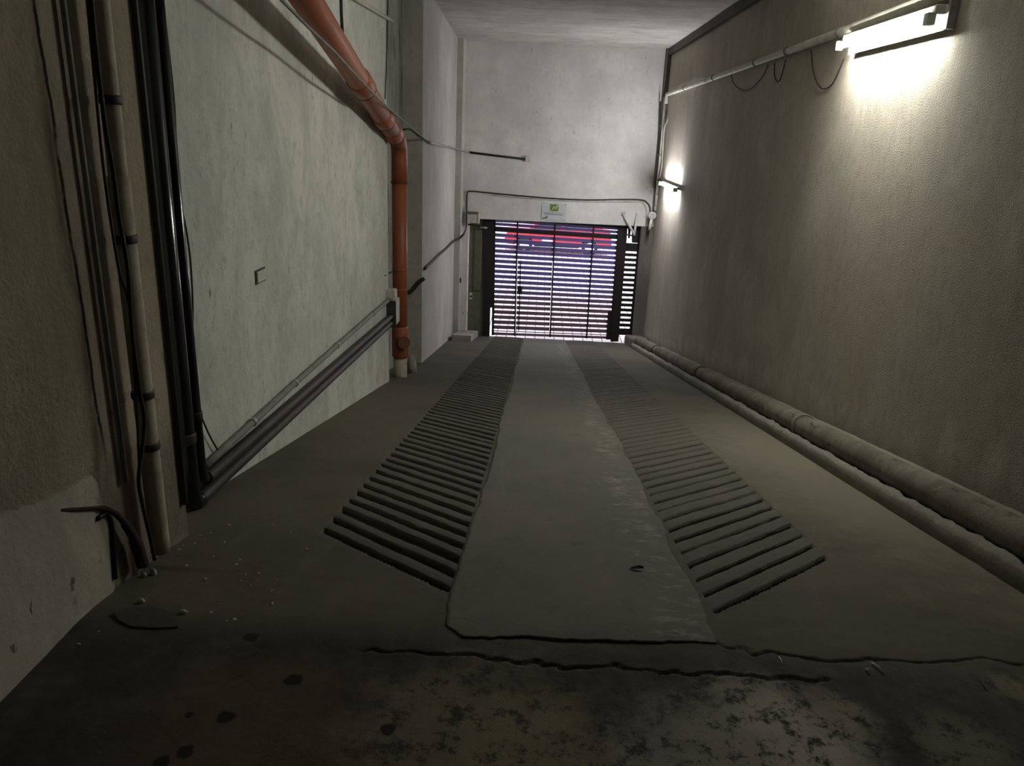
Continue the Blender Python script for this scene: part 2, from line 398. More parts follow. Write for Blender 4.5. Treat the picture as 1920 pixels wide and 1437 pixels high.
# two ribbed wheel tracks, ribs set at a slant so that they form a chevron
def track(x0, x1, y_at_x0, y_at_x1, deep, seed, groove):
    """flat concrete ribs standing in the sunk bed, level with the ramp, with rough grooves between them"""
    bm = bm_new(); rnd = random.Random(seed); pitch = 0.156; k = 0; NX = 30
    sl = (y_at_x1 - y_at_x0) / (x1 - x0)
    while True:
        yb = groove + k * pitch + rnd.uniform(-0.007, 0.007); k += 1
        if min(y_at_x0, y_at_x1) + yb > 16.85: break
        wd = pitch - groove + rnd.uniform(-0.010, 0.008); top = rnd.uniform(0.001, 0.005)
        prof = [(-0.010, -deep - 0.01), (-0.003, -deep * 0.35), (0.005, 0.0), (0.014, top), (wd * 0.5, top + 0.001), (wd - 0.014, top * 0.6), (wd - 0.004, -0.002), (wd + 0.004, -deep * 0.4), (wd + 0.012, -deep - 0.01)]
        e0 = x0 - 0.03 + rnd.uniform(-0.02, 0.015); e1 = x1 + 0.03 + rnd.uniform(-0.015, 0.02)
        prev = None
        for j in range(NX + 1):
            u = j / NX; xx = e0 + (e1 - e0) * u
            jit = 0.010 * mnoise.noise(Vector((xx * 4, yb * 5, seed))) + 0.004 * mnoise.noise(Vector((xx * 18, yb * 9, seed)))
            endd = 0.006 * max(0.0, 1 - min(u, 1 - u) / 0.06)
            ring = []
            for pi, (py_, ph) in enumerate(prof):
                jj = (0.006 * mnoise.noise(Vector((xx * 13, yb * 7 + pi // 5 * 3.7, seed + 3))) + 0.004 * mnoise.noise(Vector((xx * 31, yb * 7 + pi, seed + 5)))) if 0 < pi < 8 and pi != 4 else 0
                yy = min(y_at_x0 + yb + sl * (xx - x0) + py_ + jit + jj, 17.0)
                z = rampz(yy)
                if abs(yy - CREST) < 0.12: z = -SLOPE * (yy - CREST + 0.12) ** 2 / 0.48
                nz = 0.0015 * mnoise.noise(Vector((xx * 20, yy * 20, seed + 9)))
                ring.append(bm.verts.new((xx, yy, z + ph + nz - endd)))
            if prev:
                for q in range(len(prof) - 1): bm.faces.new((prev[q], ring[q], ring[q + 1], prev[q + 1]))
            else: bm.faces.new(ring[::-1])
            prev = ring
        bm.faces.new(prev)
    return bm
link('ribbed_track', track(*TRACKS[0], 3, 0.056), M['ribs'], floor)
link('ribbed_track', track(*TRACKS[1], 11, 0.026), M['ribs'], floor)

# ------------------------------------------------------------------ walls and ceiling
zlo = -3.3
plan = [(XN, -3.0), (XN, Y_STEP), (XL, Y_STEP), (XL, Y_NICHE), (-1.84, Y_NICHE), (-1.84, Y_PIL), (XP, Y_PIL), (-1.79, Y_COL), (-1.67, Y_COL), (-1.67, Y_BACK + 0.3), (-2.3, Y_BACK + 0.3), (-2.3, -3.0)]
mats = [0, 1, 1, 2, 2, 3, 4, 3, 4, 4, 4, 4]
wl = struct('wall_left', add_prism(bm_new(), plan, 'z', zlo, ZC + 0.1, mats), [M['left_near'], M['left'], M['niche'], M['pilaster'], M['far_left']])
wr = struct('wall_right', add_prism(bm_new(), [(XR, -3.0), (XR + 0.3, -3.0), (XR + 0.3, Y_GATE + 0.5), (XR, Y_GATE + 0.5)], 'z', zlo, ZC + 0.1), M['right'])
struct('ceiling', add_prism(bm_new(), [(-2.3, -3.0), (XR + 0.3, -3.0), (XR + 0.3, Y_BACK + 0.3), (-2.3, Y_BACK + 0.3)], 'z', ZC, ZC + 0.25), M['ceiling'])
struct('wall_behind', add_prism(bm_new(), [(-2.3, -3.3), (XR + 0.3, -3.3), (XR + 0.3, -3.0), (-2.3, -3.0)], 'z', -0.2, ZC + 0.1), M['left_near'])
# far wall over the gate: a lintel with a narrow jamb on the left
jamb_x = -1.55
wb = add_prism(bm_new(), [(-1.8, zlo), (jamb_x, zlo), (jamb_x, Z_LINTEL), (XR + 0.05, Z_LINTEL), (XR + 0.05, ZC + 0.1), (-1.8, ZC + 0.1)], 'y', Y_BACK, Y_BACK + 0.20)
struct('wall_back', wb, M['back'])
jt, jl = onY(1203, 425, Y_BACK).x, onY(1187, 628, Y_BACK).x
struct('trim_4', add_prism(bm_new(), [(jl, zlo), (XR + 0.05, zlo), (XR + 0.05, Z_LINTEL + 0.01), (jt, Z_LINTEL + 0.01)], 'y', Y_BACK + 0.01, Y_BACK + 0.20), M['beam'])  # right jamb, its shade put into the dark concrete colour
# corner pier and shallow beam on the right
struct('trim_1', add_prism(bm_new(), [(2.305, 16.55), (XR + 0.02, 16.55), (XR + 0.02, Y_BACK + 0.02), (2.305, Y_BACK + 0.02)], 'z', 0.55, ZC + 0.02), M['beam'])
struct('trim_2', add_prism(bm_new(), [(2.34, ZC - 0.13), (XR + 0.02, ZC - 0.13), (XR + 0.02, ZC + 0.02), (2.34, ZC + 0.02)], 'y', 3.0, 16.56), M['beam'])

# smooth repair plaster low on the near left wall
poly = [(-30, 985), (0, 968), (40, 948), (75, 942), (110, 925), (150, 903), (170, 893), (181, 905), (186, 930), (196, 962), (205, 985), (209, 1020), (213, 1075), (212, 1108), (190, 1135), (0, 1318), (-60, 1370)]
pts = [onX(a, b, XN + 0.012) for a, b in poly]
dense = []
for i in range(len(pts)):
    a, b = pts[i], pts[(i + 1) % len(pts)]
    for k in range(5):
        q = a.lerp(b, k / 5); d = 0.012 if i < 13 else 0.0
        dense.append((q.y + d * mnoise.noise(Vector((q.y * 25, q.z * 25, 1))), max(-0.03, q.z + d * mnoise.noise(Vector((q.y * 25, q.z * 25, 8))))))
pm = plaster('repair_plaster', (0.60, 0.575, 0.48), 0.5, 0.4, 50, 0.25, 1.0, grainy=0.4)
bmp = add_prism(bm_new(), dense, 'x', XN - 0.01, XN + 0.016)
link('plaster_patch', bmp, pm, wl)

# ------------------------------------------------------------------ kerb and mortar bed along the right wall
M['kerb'] = plaster('kerb_mortar', (0.24, 0.225, 0.185), 0.5, 0.4, 60, 0.4, 0.8)
prof = [(2.035, -0.06), (2.04, 0.055), (2.055, 0.072), (2.10, 0.078), (2.125, 0.055), (2.16, 0.04), (2.25, 0.045), (2.30, 0.10), (2.33, 0.135), (2.37, 0.15), (XR + 0.02, 0.155), (XR + 0.02, -0.06)]
bm = bm_new(); prev = None; N = 420
for i in range(N + 1):
    yy = 2.0 + (16.6 - 2.0) * i / N
    ring = []
    for k, (px_, pz_) in enumerate(prof):
        j = 0.009 * mnoise.noise(Vector((yy * 2.5, k * 3.1, 2))) + 0.010 * mnoise.noise(Vector((yy * 9, k * 3.1, 5))) + 0.007 * mnoise.noise(Vector((yy * 23, k * 3.1, 8))) if 0 < k < 10 else 0
        ring.append(bm.verts.new((px_ + j, yy, rampz(yy) + pz_ + j)))
    if prev:
        for k in range(len(prof)): bm.faces.new((prev[k], ring[k], ring[(k + 1) % len(prof)], prev[(k + 1) % len(prof)])).smooth = True
    else: bm.faces.new(ring)
    prev = ring
bm.faces.new(prev)
struct('trim_3', bm, M['kerb'])

# ------------------------------------------------------------------ small-material set
M['white_paint'] = plain('white_paint', (0.62, 0.61, 0.56), 0.45, dirt=0.5, dscale=14, grime=(0.33, 0.31, 0.26))
M['conduit'] = plain('pale_conduit', (0.58, 0.56, 0.49), 0.5, dirt=0.7, dscale=7, grime=(0.30, 0.28, 0.22))
M['grey_pipe'] = plain('grey_pipe', (0.25, 0.25, 0.225), 0.55, dirt=0.6, dscale=10, grime=(0.12, 0.115, 0.095))
M['galv'] = plain('galvanised_steel', (0.42, 0.42, 0.41), 0.4, 0.7, dirt=0.5, dscale=16)
M['black_pipe'] = plain('black_plastic', (0.008, 0.008, 0.011), 0.10, 0.0, 0.6, dirt=0.25, dscale=5, grime=(0.02, 0.018, 0.017), bump=0.02)
M['brown_pipe'] = plain('dark_brown_pipe', (0.045, 0.038, 0.033), 0.45, dirt=0.5, dscale=12, grime=(0.085, 0.075, 0.06))
M['cable'] = plain('dark_cable', (0.03, 0.028, 0.025), 0.6, dirt=0.4, dscale=20, grime=(0.07, 0.065, 0.055))
M['orange'] = plain('orange_pvc', (0.34, 0.10, 0.042), 0.38, dirt=0.45, dscale=6, grime=(0.24, 0.085, 0.042), spec=0.45, bump=0.03)
M['orange_dark'] = plain('orange_pvc_seal', (0.13, 0.04, 0.022), 0.6)
M['cream'] = plain('cream_pipe', (0.50, 0.455, 0.36), 0.6, dirt=0.6, dscale=18, grime=(0.20, 0.15, 0.09))
M['rust'] = plain('rusty_brown', (0.06, 0.035, 0.028), 0.85, dirt=0.6, dscale=16, grime=(0.03, 0.02, 0.018))
M['gate'] = plain('gate_steel', (0.020, 0.015, 0.017), 0.5, 0.2, dirt=0.4, dscale=14, grime=(0.045, 0.022, 0.02))
s = NT('slat_bloom'); p = s.gpos()
bloom_f = s.step(s.math('ADD', s.xyz(p)[2], s.math('MULTIPLY', s.noise(p, 2.5, 5), 0.6)), -1.95, -1.25)
slat_c = s.mix(bloom_f, (0.27, 0.165, 0.225), (0.22, 0.18, 0.46))  # daylight bloom painted into the slat colour, brownish below, violet above
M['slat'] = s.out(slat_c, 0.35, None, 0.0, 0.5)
trn = s.new('ShaderNodeBsdfTranslucent'); s.put(trn.inputs['Color'], slat_c)          # translucency added so the slats glow like daylight bloom
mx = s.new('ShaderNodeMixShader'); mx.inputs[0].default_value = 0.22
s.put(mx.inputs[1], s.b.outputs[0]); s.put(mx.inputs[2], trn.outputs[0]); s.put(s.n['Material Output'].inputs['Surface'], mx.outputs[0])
M['olive'] = plain('olive_metal', (0.13, 0.13, 0.085), 0.55, dirt=0.5, dscale=5)
M['stone'] = plaster('kerb_stone', (0.42, 0.40, 0.36), 0.6, 0.3, 60, 0.2, 0.6)
M['black'] = plain('black_metal', (0.012, 0.011, 0.011), 0.5)

def collar(parent, c, axis, r, wdt, mat, name='collar', label=None):
    o = link(name, add_ring(bm_new(), c, axis, r, wdt), mat, parent)
    if label: o['label'] = label
    return o

# ------------------------------------------------------------------ fluorescent lamps (their light lives here)
def glow(name, col, st):
    s = NT(name); s.b.inputs['Base Color'].default_value = (0.9, 0.9, 0.9, 1)
    s.b.inputs['Emission Color'].default_value = (*col, 1); s.b.inputs['Emission Strength'].default_value = st
    return s.m
M['tube_big'] = glow('lit_tube', (0.98, 1.0, 0.91), TUBE_BIG)
M['tube_small'] = glow('lit_tube_far', (0.97, 0.97, 1.0), TUBE_SMALL)
tx = XR - 0.13
a = onX(1572, 91, tx); b = onX(1742, 36, tx); zt = (a.z + b.z) / 2
Y0, Y1 = b.y, a.y                                   # near end, far end
lamp = thing('fluorescent_lamp', (XR, (Y0 + Y1) / 2, zt), 'long lit fluorescent tube lamp high on the right wall, nearest the camera', 'lamp', 'fluorescent wall lamps')
link('housing', add_box(bm_new(), (XR - 0.115, Y0 - 0.03, zt + 0.035), (XR - 0.045, Y1 - 0.02, zt + 0.090), 0.008), M['white_paint'], lamp)
link('backplate', add_box(bm_new(), (XR - 0.055, Y0 - 0.05, zt - 0.055), (XR - 0.04, Y1 - 0.02, zt + 0.088), 0.003), M['white_paint'], lamp)
tb = link('tube', add_tube(bm_new(), [(tx, Y0 + 0.045, zt), (tx, Y1 - 0.01, zt)], 0.016, 14), M['tube_big'], lamp)
for yy in (Y0, Y1):
    bm = bm_new(); add_box(bm, (XR - 0.155, yy - 0.03 if yy == Y0 else yy - 0.012, zt - 0.026), (XR - 0.10, yy + 0.03 if yy == Y0 else yy + 0.012, zt + 0.045), 0.007)
    link('tube_holder', bm, M['white_paint'], lamp)
link('mounting_plate', add_box(bm_new(), (XR - 0.055, Y0 - 0.075, zt - 0.05), (XR, Y0 - 0.05, zt + 0.12), 0.004), M['galv'], lamp)

tx2 = XR - 0.10
z2 = onX(1250, 350, tx2).z; yb_, ya_ = onX(1266, 351, tx2).y, onX(1237, 349, tx2).y
lamp2 = thing('fluorescent_lamp', (XR, (ya_ + yb_) / 2, z2), 'small lit fluorescent tube lamp in the far right corner beside the gate', 'lamp', 'fluorescent wall lamps')
link('housing', add_box(bm_new(), (XR - 0.06, yb_, z2 + 0.0), (XR, ya_, z2 + 0.05), 0.006), M['white_paint'], lamp2)
link('tube', add_tube(bm_new(), [(tx2, yb_ + 0.06, z2), (tx2, ya_ - 0.04, z2)], 0.016, 12), M['tube_small'], lamp2)
for yy in (yb_ + 0.02, ya_ - 0.02):
    link('tube_holder', add_box(bm_new(), (XR - 0.13, yy - 0.03, z2 - 0.03), (XR - 0.05, yy + 0.03, z2 + 0.04), 0.006), M['galv'], lamp2)

# ------------------------------------------------------------------ right wall: conduits, loops, corner runs
zc_ = 2.395
con = thing('electrical_conduit', (XR, 10.0, zc_), 'pale conduit pipe running level along the right wall to the tube lamp', 'conduit')
link('pipe', add_tube(bm_new(), fillet([(XR - 0.042, 5.15, zc_ + 0.05), (XR - 0.042, 6.9, zc_ + 0.03), (XR - 0.042, 16.36, zc_ - 0.03), (XR - 0.042, 16.38, zc_ - 0.20)], 0.05), 0.036, 14), M['conduit'], con)
for yy in (6.95, 8.4, 9.6, 11.9, 14.3):
    link('clip', add_ring(bm_new(), (XR - 0.046, yy, zc_ + 0.028 - (yy - 6.9) * 0.0058), (0, 1, 0), 0.044, 0.035, 14), M['grey_pipe'], con)
link('coupling', add_ring(bm_new(), (XR - 0.043, 12.6, zc_ - 0.003), (0, 1, 0), 0.041, 0.5, 14), M['conduit'], con)
def loop(label, q):
    pts = smooth_path([onX(a, b, XR - 0.015) for a, b in q], 8)
    single('hanging_wire', add_tube(bm_new(), pts, 0.0055, 6), M['cable'], label, 'wire', pts[0], 'wire loops under the conduit')
loop('dark wire loop hanging below the lit tube lamp end', [(1521, 95), (1524, 130), (1533, 158), (1545, 167), (1560, 158), (1572, 135), (1582, 110)])
loop('narrow wire loop hanging under the conduit, middle of three', [(1452, 118), (1452, 140), (1457, 153), (1463, 148), (1470, 125), (1473, 112)])
loop('wide faint wire loop hanging under the conduit, farthest of three', [(1371, 140), (1375, 155), (1385, 166), (1398, 170), (1412, 163), (1430, 143), (1440, 122)])

yc0 = 16.42
cv = thing('electrical_conduit', onX(1229, 400, XR - 0.05), 'thick pale upright conduit in the far right corner above the round box', 'conduit')
cpts = [onY(a, b, yc0) for a, b in ((1247, 182), (1243, 250), (1238, 320), (1232, 395))]
for q in cpts: q.x = min(q.x, XR - 0.045)
link('pipe', add_tube(bm_new(), cpts, 0.030, 12), M['conduit'], cv)
for t in (0.25, 0.5, 0.72, 0.85, 0.95):
    c = cpts[0].lerp(cpts[-1], t)
    link('coupling', add_ring(bm_new(), c, (cpts[-1] - cpts[0]), 0.034, 0.03, 12), M['grey_pipe'], cv)
def cab(q, Y, r, label, mat='cable', cat='cable', name='cable', group=None, seg=6):
    pts = smooth_path([onY(a, b, Y) for a, b in q], 5)
    return single(name, add_tube(bm_new(), pts, r, seg), M[mat], label, cat, pts[-1], group)
cab([(1238, 190), (1236, 260), (1231, 330), (1225, 410)], 16.52, 0.014, 'dark upright strip standing in for the gap shadow left of the corner conduit')  # dark strip modelled in place of the shadowed gap beside the conduit
cab([(1257, 190), (1252, 215), (1246, 250), (1242, 300), (1238, 338)], 16.3, 0.009, 'thin slack cable beside the corner conduit above the small lamp', 'grey_pipe')
cab([(1268, 190), (1258, 215), (1247, 236), (1244, 262), (1241, 310), (1237, 335)], 16.15, 0.009, 'pale slanting cable from the wall into the far right corner', 'conduit')
rb = onY(1229, 405, 16.45); rb.x = min(rb.x, XR - 0.09)
rj = thing('junction_box', rb, 'round pale junction box in the corner right of the gate lintel', 'junction box')
link('box', add_tube(bm_new(), [rb + Vector((0, 0.09, 0)), rb + Vector((0, -0.02, 0)), rb + Vector((0, -0.04, 0))], [0.08, 0.08, 0.065], 20), M['white_paint'], rj)
link('cover', add_tube(bm_new(), [rb + Vector((0, -0.038, 0)), rb + Vector((0, -0.055, 0))], [0.058, 0.05], 20), M['galv'], rj)
link('outlet', add_tube(bm_new(), [rb + Vector((-0.01, 0, -0.07)), rb + Vector((-0.03, 0, -0.29))], 0.032, 12), M['conduit'], rj)

# ------------------------------------------------------------------ floor pipe beside the right wall
s = NT('dirty_drain_pipe'); p = s.gpos()
c0 = s.mix(s.step(s.noise(p, 3, 8, 0.7), 0.4, 0.65), (0.13, 0.115, 0.09), (0.21, 0.19, 0.15))
c0 = s.mix(s.step(s.noise(p, 9, 8, 0.8), 0.55, 0.66, 0, 0.75), c0, (0.30, 0.28, 0.235))
c0 = s.mix(s.step(s.noise(s.scale(p, (1, 0.3, 1)), 8, 8, 0.8), 0.56, 0.64, 0, 0.8), c0, (0.035, 0.03, 0.022))
M['drain'] = s.out(c0, 0.85, s.bump(s.noise(p, 25, 6, 0.7), 0.5, 0.01), spec=0.2)
px0, pr = 2.205, 0.085
dp = thing('drain_pipe', (px0, 8, rampz(8)), 'thick dirty grey pipe lying on the kerb along the right wall', 'pipe')
def pipe_at(y): return Vector((px0 + 0.006 * math.sin(y), y, rampz(y) + 0.125))
link('pipe', add_tube(bm_new(), [pipe_at(2.25 + i * (15.88 - 2.25) / 60) for i in range(61)], pr, 20), M['drain'], dp)
ax = (0, 1, -SLOPE)
for q in ((1222, 672), (1303, 718), (1487, 818)):
    yy = onR(*q).y if False else onX(q[0], q[1], px0 - 0.07).y
    link('collar', add_ring(bm_new(), pipe_at(yy), ax, pr + 0.014, 0.05, 24), M['brown_pipe'] if q[0] != 1487 else M['kerb'], dp)
# rounded mortar block where the kerb meets the gate
def sloped_block(x0, x1, y0, y1, lift, bev, deep=0.3):
    bm = add_hex(bm_new(), [(x0, y0, rampz(y0) - deep), (x1, y0, rampz(y0) - deep), (x1, y1, rampz(y1) - deep), (x0, y1, rampz(y1) - deep),
                            (x0, y0, rampz(y0) + lift), (x1, y0, rampz(y0) + lift), (x1, y1, rampz(y1) + lift), (x0, y1, rampz(y1) + lift)])
    bmesh.ops.bevel(bm, geom=bm.edges[:], offset=bev, segments=4, affect='EDGES', profile=0.5); return bm
single('mortar_block', sloped_block(2.02, XR - 0.005, 15.9, 17.02, 0.20, 0.06), M['kerb'], 'rounded mortar block at the foot of the right wall by the gate', 'block', (2.2, 16.7, rampz(16.7)))
gx1 = onR(881, 643).x
single('kerb_block', sloped_block(-1.66, gx1, 14.95, 16.74, 0.13, 0.012), M['stone'], 'pale stone block on the ramp at the left foot of the gate', 'block', (-1.5, 15.9, rampz(15.9)))

# ------------------------------------------------------------------ left corner: black pipes that turn along the wall
YA = 3.02
A0 = onY(276, 0, YA); A1 = onY(347, 890, YA); xa = (A0.x + A1.x) / 2
xa, YA = XL + 0.055, 3.205
rA, rB, rH = 0.040, 0.026, 0.031
def run_z(y, hi): return (-0.118 if hi else -0.190) + (y - 3.2) * (-0.060)
drA = thing('drain_pipe', (xa, YA, 0), 'larger glossy black upright pipe at the left wall step, bending into the lower wall run', 'pipe', 'black drain pipes')
HX = XL + 0.05
pathA = fillet([(xa, YA, 3.15), (xa, YA, run_z(YA, False)), (HX, YA + 0.30, run_z(YA + 0.30, False)), (HX, 8.122, run_z(8.12, False))], 0.10, 8)
k = next(i for i, q in enumerate(pathA) if q.y > YA + 0.06)
link('riser', add_tube(bm_new(), pathA[:k + 1], rA, 20), M['black_pipe'], drA)
link('wall_run', add_tube(bm_new(), pathA[k:], rH, 16), M['brown_pipe'], drA)['label'] = 'dull brown wall run'
collar(drA, (xa, YA, 0.16), (0, 0, 1), rA + 0.006, 0.05, M['brown_pipe'])
xb, YB = XL + 0.05, 3.335
drB = thing('drain_pipe', (xb, YB, 0), 'thinner glossy black upright pipe at the left wall step, bending into the upper wall run', 'pipe', 'black drain pipes')
pathB = fillet([(xb, YB, 3.15), (xb, YB, run_z(YB, True)), (HX, YB + 0.3, run_z(YB + 0.3, True)), (HX, 8.122, run_z(8.12, True))], 0.09, 8)
k = next(i for i, q in enumerate(pathB) if q.y > YB + 0.05)
link('riser', add_tube(bm_new(), pathB[:k + 1], rB, 18), M['black_pipe'], drB)
link('wall_run', add_tube(bm_new(), pathB[k:], rH, 16), M['brown_pipe'], drB)['label'] = 'dull brown wall run'
collar(drB, (xb, YB, 0.22), (0, 0, 1), rB + 0.005, 0.045, M['brown_pipe'])
# thin dark pipe left of them
tq = onY(247, 0, 2.90)
single('steel_pipe', add_tube(bm_new(), [(max(tq.x, XN + 0.012), 2.84, 3.15), (max(tq.x, XN + 0.012), 2.84, 0.02)], 0.011, 10), M['brown_pipe'],
       'thin dark upright pipe at the wall edge left of the black pipes', 'pipe', (tq.x, 2.84, 0))

# pale pipe clipped above the black runs
gp_ = thing('electrical_conduit', onX(385, 880, XL), 'pale conduit clipped to the left wall above the two dark runs', 'conduit')
pp = [onX(a, b, XL + 0.03) for a, b in ((384, 876), (420, 842), (470, 796), (545, 726), (628, 652), (690, 597), (731, 561))]
link('pipe', add_tube(bm_new(), pp, 0.020, 12), M['grey_pipe'], gp_)
for t in ((474, 792), (553, 719), (632, 648), (700, 588)):
    c = onX(t[0], t[1], XL + 0.03)
    link('clip', add_ring(bm_new(), c, (0, 1, -0.03), 0.026, 0.035, 12), M['galv'], gp_)
tb_ = thing('terminal_box', (XL, 8.2, -0.45), 'pale metal box on the left wall end where the dark runs stop', 'box')
z0, z1 = onY(737, 612, 8.15).z, onY(737, 566, 8.15).z
link('body', add_box(bm_new(), (XL, 8.14, z0), (XL + 0.095, 8.40, z1), 0.006), M['white_paint'], tb_)
link('entry_plate', add_box(bm_new(), (XL, 8.125, z0 - 0.01), (XL + 0.105, 8.14, z1 + 0.01), 0.003), M['brown_pipe'], tb_)
jz = onY(733, 552, 8.2).z
jb = thing('junction_box', (XL, 8.2, jz), 'small pale junction box on the left wall edge above the terminal box', 'junction box')
link('body', add_box(bm_new(), (XL, 8.14, jz - 0.055), (XL + 0.085, 8.28, jz + 0.055), 0.006), M['conduit'], jb)
link('cover', add_box(bm_new(), (XL + 0.085, 8.15, jz - 0.045), (XL + 0.093, 8.27, jz + 0.045), 0.003), M['white_paint'], jb)
# blank cover plate
w0, w1 = onX(480, 533, XL), onX(495, 503, XL)
cpz = thing('cover_plate', onX(487, 518, XL), 'small square blank cover plate on the pale left wall', 'cover plate')
link('plate', add_box(bm_new(), (XL, w0.y, w0.z + 0.005), (XL + 0.014, w1.y, w1.z), 0.003), M['left'], cpz)
link('frame', add_box(bm_new(), (XL - 0.001, w0.y - 0.012, w0.z - 0.004), (XL + 0.006, w1.y + 0.004, w1.z + 0.01), 0.002), M['brown_pipe'], cpz)
# slack cable beside the black pipes
def wallcable(q, X, r, mat, label, name='cable', n=6):
    pts = smooth_path([onX(a, b, X) for a, b in q], n)
    return single(name, add_tube(bm_new(), pts, r, 7), M[mat], label, 'cable', pts[-1])
wallcable([(304, 0), (316, 90), (327, 200), (331, 300), (333, 372), (345, 410), (356, 480), (361, 560), (362, 640), (366, 700), (373, 765), (392, 815), (413, 852)], XL + 0.02, 0.0045, 'cable', 'thin slack dark cable hanging on the pale wall right of the black pipes')

# ------------------------------------------------------------------ near left: white pipe with clamps and loose cables
xw = XN + 0.062
Wt = onX(190, 0, xw); Wb = onX(299, 1056, xw); yw = (Wt.y + Wb.y) / 2
wp = thing('water_pipe', (xw, yw, 0), 'dirty white upright pipe with dark clamps on the near left wall', 'pipe')
link('pipe', add_tube(bm_new(), [(xw, Wt.y, 3.1), (xw, yw, 1.35), (xw, yw, 1.34)], [0.029, 0.030, 0.030], 16), M['cream'], wp)
link('sleeve', add_tube(bm_new(), [(xw, yw, 1.36), (xw, yw, 0.05), (xw, yw - 0.002, -0.01)], 0.034, 18), M['cream'], wp)
for q in ((206, 187), (246, 445), (267, 740), (280, 835)):
    zz = onX(q[0], q[1], xw).z
    link('clamp', add_ring(bm_new(), (xw, yw, zz), (0, 0, 1), 0.039, 0.028, 18), M['brown_pipe'], wp)
yq = onX(165, 60, XN + 0.02)
single('steel_pipe', add_tube(bm_new(), [(XN + 0.018, yw - 0.115, 3.1), (XN + 0.018, yw - 0.11, 1.5), (XN + 0.018, yw - 0.095, 0.32)], 0.009, 10), M['grey_pipe'],
       'thin grey upright pipe on the near left wall left of the white pipe', 'pipe', (XN, yw - 0.1, 0.3))
wallcable([(166, -60), (182, 110), (198, 240), (212, 320), (222, 400), (236, 480), (243, 545), (246, 600), (252, 660), (262, 735), (271, 790), (266, 850), (260, 900), (268, 950), (282, 1010), (290, 1050)], XN + 0.108, 0.007, 'cable', 'dark bent cable running down in front of the white pipe')
wallcable([(158, -60), (176, 130), (196, 330), (222, 500), (240, 560), (248, 640), (252, 700), (258, 790), (262, 900)], XN + 0.100, 0.005, 'brown_pipe', 'thin dark cable between the thin grey pipe and the white pipe')
bp = [onX(a, b, XN + o) for a, b, o in ((112, 957, 0.012), (150, 955, 0.02), (190, 953, 0.024), (215, 962, 0.03), (236, 985, 0.035), (254, 1015, 0.04))]
bp.append(Vector((XN + 0.045, bp[-1].y + 0.02, -0.01)))
st = thing('bent_pipe', bp[-1], 'dark rusty bent pipe coming out of the plaster beside the white pipe foot', 'pipe')
link('pipe', add_tube(bm_new(), smooth_path(bp, 6), [0.006] * 12 + [0.009] * 6 + [0.011] * 6 + [0.016] * 6 + [0.022] * 7, 12), M['rust'], st)
link('branch', add_tube(bm_new(), smooth_path([onX(a, b, XN + 0.02) for a, b in ((183, 973), (200, 964), (209, 985), (212, 1030), (216, 1085))], 5), 0.009, 8), M['black'], st)

# ------------------------------------------------------------------ orange drain pipe
YO = 8.75; ro = 0.085
E0 = onY(746, 255, YO); Eb = onY(753, 640, YO); xo = (E0.x + Eb.x) / 2
zb = rampz(YO)
ze = onY(747, 268, YO).z
far_up = onY(575, 0, 4.6)
dirv = (far_up - Vector((xo, YO, ze))).normalized()
start = Vector((xo, YO, ze)) + dirv * 7.2
op = thing('drain_pipe', (xo, YO, zb), 'orange plastic drain pipe sloping along the left wall and down in the niche', 'pipe')
link('sloping_pipe', add_tube(bm_new(), [start, Vector((xo, YO, ze)) + dirv * 0.15], ro, 24), M['orange'], op)
bend = fillet([Vector((xo, YO, ze)) + dirv * 0.42, Vector((xo, YO, ze)), Vector((xo, YO, ze - 0.42))], 0.18, 8)
link('elbow', add_tube(bm_new(), bend, ro + 0.004, 24), M['orange'], op)
link('upright_pipe', add_tube(bm_new(), [(xo, YO, ze - 0.3), (xo, YO, zb + 0.30)], ro, 24), M['orange'], op)
for d in (0.42, 1.15, 2.35):
    link('socket', add_tube(bm_new(), [Vector((xo, YO, ze)) + dirv * q for q in (d, d + 0.02, d + 0.26, d + 0.28)], [ro + 0.002, ro + 0.013, ro + 0.013, ro + 0.002], 24), M['orange'], op)
    link('seal', add_ring(bm_new(), Vector((xo, YO, ze)) + dirv * d, dirv, ro + 0.014, 0.02, 24), M['orange_dark'], op)
for z_ in (ze - 0.42, ):
    link('seal', add_ring(bm_new(), (xo, YO, z_), (0, 0, 1), ro + 0.010, 0.02, 24), M['orange_dark'], op)
for py_ in (505, 542):
    zz = onY(750, py_, YO).z
    cl = link('clamp', add_ring(bm_new(), (xo, YO, zz), (0, 0, 1), ro + 0.006, 0.02, 24), M['orange'], op)
link('clamp_stud', add_tube(bm_new(), smooth_path([(xo - 0.02, YO - 0.07, onY(750, 505, YO).z), (xo - 0.10, YO - 0.28, onY(750, 507, YO).z), (XL + 0.01, 8.05, onY(726, 517, 8.05).z)], 5), 0.008, 8), M['cable'], op)
zbr = onY(760, 640, YO).z
link('clean_out', add_tube(bm_new(), [(xo, YO, zbr - 0.05), (xo + 0.045, YO - 0.09, zbr), (xo + 0.07, YO - 0.13, zbr + 0.015)], [0.075, 0.075, 0.075], 20), M['orange_dark'], op)
link('clean_out_socket', add_tube(bm_new(), [(xo, YO, zbr - 0.20), (xo, YO, zbr - 0.18), (xo, YO, zbr + 0.16), (xo, YO, zbr + 0.18)], [ro, ro + 0.012, ro + 0.012, ro], 24), M['orange'], op)
ft = link('foot', add_tube(bm_new(), [(xo, YO, zb + 0.31), (xo, YO, zb + 0.05), (xo + 0.015, YO - 0.05, zb - 0.03)], [ro - 0.008, ro - 0.006, ro - 0.006], 20), M['cream'], op)
ft['label'] = 'cream foot pipe'
for d, px_ in ((3.6, (638, 0)),):
    c = Vector((xo, YO, ze)) + dirv * d
hp = [onX(638, -60, -1.5), onX(640, 25, -1.5), onX(642, 62, -1.5)]
